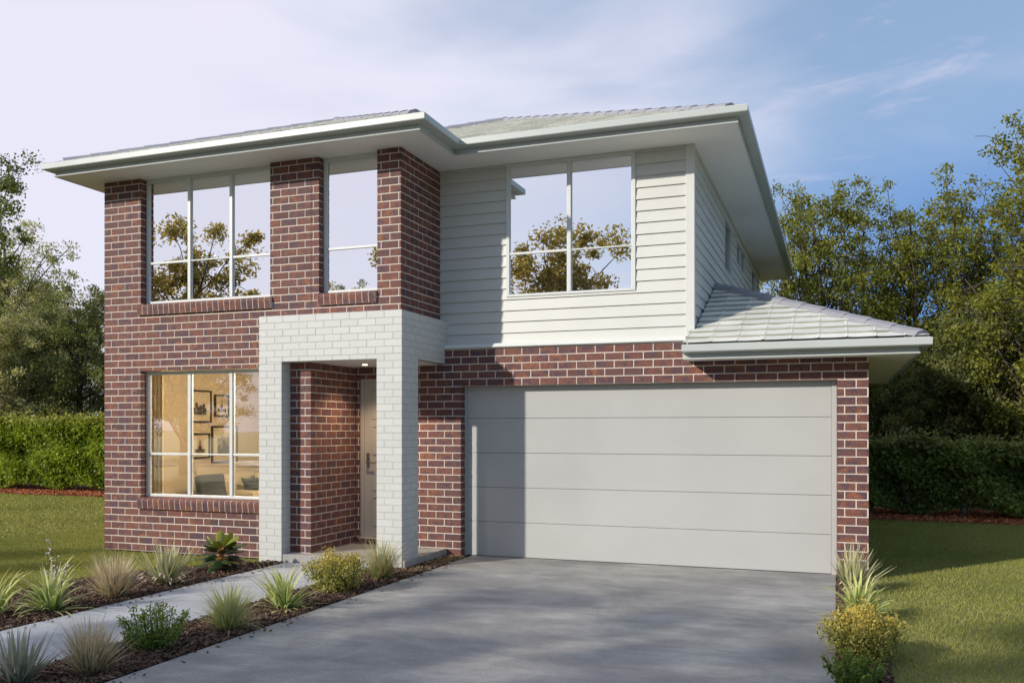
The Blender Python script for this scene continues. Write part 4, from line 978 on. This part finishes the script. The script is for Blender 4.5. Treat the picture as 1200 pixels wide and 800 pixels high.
M['p_tan'] = blade_mat('tan_tussock', [(.54, .43, .22), (.46, .20, .11), (.62, .56, .32), (.34, .34, .17), (.72, .66, .44)], (.70, .60, .40), (.16, .10, .06))
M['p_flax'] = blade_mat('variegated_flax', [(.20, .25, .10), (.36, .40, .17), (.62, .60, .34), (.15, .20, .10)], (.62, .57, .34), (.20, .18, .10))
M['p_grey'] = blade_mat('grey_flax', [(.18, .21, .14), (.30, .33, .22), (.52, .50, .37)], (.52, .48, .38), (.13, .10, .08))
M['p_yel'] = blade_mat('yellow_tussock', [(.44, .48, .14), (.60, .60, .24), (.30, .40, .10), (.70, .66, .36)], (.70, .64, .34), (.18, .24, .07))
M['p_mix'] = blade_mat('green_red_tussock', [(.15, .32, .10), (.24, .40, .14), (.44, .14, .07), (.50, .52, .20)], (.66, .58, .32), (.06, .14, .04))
M['pink'] = paint('pale_pink_leaf', (.60, .44, .38), .6, .2, 30, 0)
M['white_fl'] = paint('pale_flower', (.58, .55, .58), .6, .1, 30, 0)
M['broad'] = leaf_mat('glossy_dark_leaf', [(.014, .030, .012), (.028, .055, .020), (.05, .08, .025)], (.30, .33, .05), .15, .28)
M['red_stem'] = paint('orange_stem', (.32, .10, .03), .5, .2, 20, 0)
M['gold'] = leaf_mat('golden_bush_leaf', [(.19, .21, .05), (.30, .31, .07), (.46, .42, .12), (.15, .18, .05)], (.78, .55, .12), .3)
M['fern'] = leaf_mat('fresh_green_leaf', [(.08, .14, .025), (.15, .23, .04), (.24, .33, .055)], (.32, .38, .06), .3)

def tuft(name, x, y, n_, ln, w, droop, openang, mat, label, cat, group, seed, r0=.05, seg=6, curl=0.0, asp=1.0):
    rg = np.random.default_rng(seed)
    yaw = rg.random(n_) * 6.283; inc = np.abs(rg.normal(0, 1, n_)) * openang; inc = np.clip(inc, 0, 1.35)
    L_ = ln * rg.uniform(.55, 1.1, n_) * (1 - .12 * inc); W_ = w * rg.uniform(.6, 1.25, n_); dr = droop * rg.uniform(.5, 1.6, n_)
    rr = r0 * np.sqrt(rg.random(n_)); by = yaw + rg.normal(0, .5, n_); p = np.stack([np.cos(by) * rr, np.sin(by) * rr, np.zeros(n_)], 1)
    ang = inc.copy(); prev = p; tw = rg.normal(0, .5, n_)
    quads = []; rn = []; tp = []; rv = rg.random(n_)
    def side(k):
        s_ = np.stack([-np.sin(yaw + tw), np.cos(yaw + tw), np.zeros(n_)], 1); f = k / seg
        wd = W_ * (0.55 + 1.3 * f - 1.85 * f * f if f > 0 else .55); wd = np.maximum(wd, W_ * .02); return s_ * (wd / 2)[:, None]
    for k in range(seg):
        st = L_ / seg; nx = prev + np.stack([np.cos(yaw) * np.sin(ang) * st, np.sin(yaw) * np.sin(ang) * st, np.cos(ang) * st], 1)
        nx[:, 2] = np.maximum(nx[:, 2], .004)
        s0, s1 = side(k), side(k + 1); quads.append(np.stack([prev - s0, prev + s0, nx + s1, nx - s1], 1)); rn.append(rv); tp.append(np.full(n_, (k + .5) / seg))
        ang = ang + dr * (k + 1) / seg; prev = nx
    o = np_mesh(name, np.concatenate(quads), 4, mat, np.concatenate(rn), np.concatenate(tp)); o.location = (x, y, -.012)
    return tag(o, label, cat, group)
GT = 'ornamental grasses and flaxes in the beds'
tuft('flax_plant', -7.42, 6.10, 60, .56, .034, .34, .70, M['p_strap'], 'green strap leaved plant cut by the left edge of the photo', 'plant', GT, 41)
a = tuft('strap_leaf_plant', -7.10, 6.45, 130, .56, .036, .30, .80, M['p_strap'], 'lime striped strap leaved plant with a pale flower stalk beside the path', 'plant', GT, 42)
st = MB(); rd = random.Random(5)
for k in range(3):
    x0, y0 = -7.12 + k * .03, 6.47; tx, ty = x0 + (-.05, .03, .12)[k], y0 + .02; hz = (.66, .52, .46)[k]
    st.tube([(x0, y0, 0), ((x0 + tx) / 2, ty, hz * .5), (tx, ty, hz)], [.004, .003, .002], 5)
    for j in range(22):
        f = rd.uniform(.5, 1.02); q = Vector((x0 + (tx - x0) * f + rd.gauss(0, .025), ty + rd.gauss(0, .02), hz * f)); s_ = rd.uniform(.006, .012)
        st.tube([q, q + Vector((rd.uniform(-1, 1), rd.uniform(-1, 1), .5)) * s_ * 1.4], [s_, s_ * .3], 5, 1)
st.build('flower_stalk', [M['p_tan'], M['white_fl']], a)
tuft('tussock_grass', -7.06, 7.20, 620, .48, .0095, .10, .52, M['p_tan'], 'tan and rust tussock grass on the lawn side of the path', 'ornamental grass', GT, 43, r0=.08)
fx = tuft('flax_plant', -7.10, 8.02, 130, .56, .032, .05, .62, M['p_flax'], 'spiky variegated flax with pale pink lower leaves near the leafy dark plant', 'plant', GT, 44, r0=.07)
def pinks(par, x, y, n_, seed):
    m = MB(); rd = random.Random(seed)
    for k in range(n_):
        a = rd.uniform(-2.4, .4); l = rd.uniform(.14, .26); p = Vector((x + math.cos(a) * .05, y + math.sin(a) * .05, .02)); q = p + Vector((math.cos(a), math.sin(a), rd.uniform(.15, .7))) * l
        r = q + Vector((math.cos(a), math.sin(a), -.6)) * .05; s_ = Vector((-math.sin(a), math.cos(a), 0)) * .012
        m.add([p - s_ * .5, p + s_ * .5, q + s_, q - s_], [(0, 1, 2, 3)]); m.add([q - s_, q + s_, r], [(0, 1, 2)])
    m.build('lower_leaf', M['pink'], par)
pinks(fx, -7.10, 8.02, 16, 3)
def leafy(x, y, label, seed):
    e = empty('leafy_plant', (x, y, -.01), label, 'plant'); rd = random.Random(seed); m = MB(); stm = MB(); tips = []
    for k in range(36):
        az = k * 2.4 + rd.uniform(-.3, .3); f = k / 36; inc = 1.70 - 1.15 * f + rd.uniform(-.25, .25); ln = rd.uniform(.24, .32); w = ln * .44
        base = Vector((x, y, .10 + .15 * f)); d_ = Vector((math.cos(az) * math.sin(inc), math.sin(az) * math.sin(inc), math.cos(inc)))
        s_ = Vector((-math.sin(az), math.cos(az), 0)); up = d_.cross(s_) * -1
        pet = base + d_ * .07; stm.tube([base, pet], [.006, .004], 4)
        rows = []
        for i in range(6):
            t = i / 5; wd = w / 2 * math.sin(math.pi * min(1, (t * .92 + .06))) ** .8 if i < 5 else .002
            c = pet + d_ * (ln * t) - Vector((0, 0, 1)) * (.16 * ln * 2 * t * t); rows.append((c - s_ * wd + up * wd * .5, c, c + s_ * wd + up * wd * .5))
        vs_ = [v for r_ in rows for v in r_]; fs = []
        for i in range(5): b0 = i * 3; fs += [(b0, b0 + 1, b0 + 4, b0 + 3), (b0 + 1, b0 + 2, b0 + 5, b0 + 4)]
        m.add(vs_, fs, 0, rd.random()); tips += [.75 if f > .84 else (.15 if f > .6 else 0)] * len(fs)
    stm.tube([(x, y, -.03), (x, y, .27)], [.011, .008], 8); stm.build('stem', M['red_stem'], e)
    o = m.build('foliage', M['broad'], e, True); a2 = o.data.attributes.new('tip', 'FLOAT', 'FACE'); a2.data.foreach_set('value', tips)
leafy(-7.16, 9.05, 'dark glossy broad leaved plant with bright young leaves against the brick wall', 8)
def shrub(name, x, y, r, h, n_, ls, mat, label, seed, stems=14, tipf=.6, flat=1.0, feather=False):
    e = empty(name, (x, y, -.01), label, 'shrub'); rg = np.random.default_rng(seed); rd = random.Random(seed); st = MB(); C = []; T = []
    for k in range(stems):
        az = k * 2.4 + rd.uniform(-.3, .3); q = math.sqrt((k + .5) / stems) * .95; hz = h * (1 - .45 * q * q) * rd.uniform(.8, 1.08); ex, ey = math.cos(az) * r * q, math.sin(az) * r * q
        P0 = Vector((ex * .12, ey * .12, 0)); P1 = Vector((ex * .75, ey * .75, hz * .5)); P2 = Vector((ex, ey, hz)); st.tube([P0 + e.location, P1 + e.location, P2 + e.location], [.007, .005, .002], 4)
        nn = n_ // stems
        for j in range(nn):
            f = rd.uniform(.12, 1.0); c = (P0.lerp(P1, f * 2) if f < .5 else P1.lerp(P2, f * 2 - 1)); sp_ = r * (.26 if not feather else .12) * (1.15 - .6 * f)
            gg = Vector((rd.gauss(0, 1), rd.gauss(0, 1), rd.gauss(0, .7 * flat))); gg = gg * min(1, 1.5 / (gg.length + 1e-6)) * sp_; c = c + gg; c.z = max(c.z, .01)
            C.append(tuple(c)); T.append(max(0, min(1, (c.z / h - .45) * 2.2)) * rd.random() ** .7 * tipf * 1.6)
    tag(st.build('stem', M['barkdark'], e), kind='stuff')
    C = np.array(C); np_mesh('foliage', leaves_np(C, ls, rg, aspect=.5), 4, mat, np.clip(rg.random(len(C)), 0, 1), np.clip(np.array(T), 0, 1), e)
tuft('flax_plant', -5.30, 4.55, 90, .42, .028, .05, .58, M['p_grey'], 'grey green flax at the bottom left corner of the photo', 'plant', GT, 45, r0=.07)
tuft('tussock_grass', -5.02, 4.90, 620, .42, .0085, .08, .52, M['p_tan'], 'greyish tan tussock grass nearest the camera between path and driveway', 'ornamental grass', GT, 46, r0=.07)
shrub('green_shrub', -5.10, 5.62, .33, .40, 4200, .022, M['fern'], 'fresh green feathery shrub between path and driveway', 51, 16, .7, feather=True)
tuft('tussock_grass', -4.97, 6.38, 460, .48, .0105, .30, .58, M['p_yel'], 'yellow green arching tussock grass beside the driveway', 'ornamental grass', GT, 47, r0=.06)
tuft('strap_leaf_plant', -5.05, 7.30, 120, .54, .034, .28, .78, M['p_strap'], 'lime striped strap leaved plant between path and driveway', 'plant', GT, 48)
shrub('golden_bush', -5.06, 8.30, .33, .48, 8500, .027, M['gold'], 'rounded golden tipped bush in front of the porch step', 52, 26, .5)
tuft('tussock_grass', -4.98, 9.15, 480, .56, .0095, .24, .58, M['p_mix'], 'green grass with rust and straw blades at the foot of the white porch column', 'ornamental grass', GT, 49, r0=.06)
f2 = tuft('flax_plant', .17, 10.30, 130, .52, .032, .05, .55, M['p_flax'], 'spiky variegated flax at the foot of the right garage pier', 'plant', GT, 60, r0=.07)
pinks(f2, .17, 10.30, 14, 9)
tuft('strap_leaf_plant', .20, 8.75, 130, .50, .036, .30, .75, M['p_strap'], 'lime striped strap leaved plant between the flax and the golden bush on the right', 'plant', GT, 61)
shrub('golden_bush', .20, 7.30, .31, .40, 8500, .027, M['gold'], 'rounded golden tipped bush on the right edge of the driveway', 53, 26, .6)
shrub('green_shrub', .12, 6.38, .24, .28, 2600, .024, M['fern'], 'small fresh green shrub at the bottom right of the driveway', 54, 12, .8, feather=True)
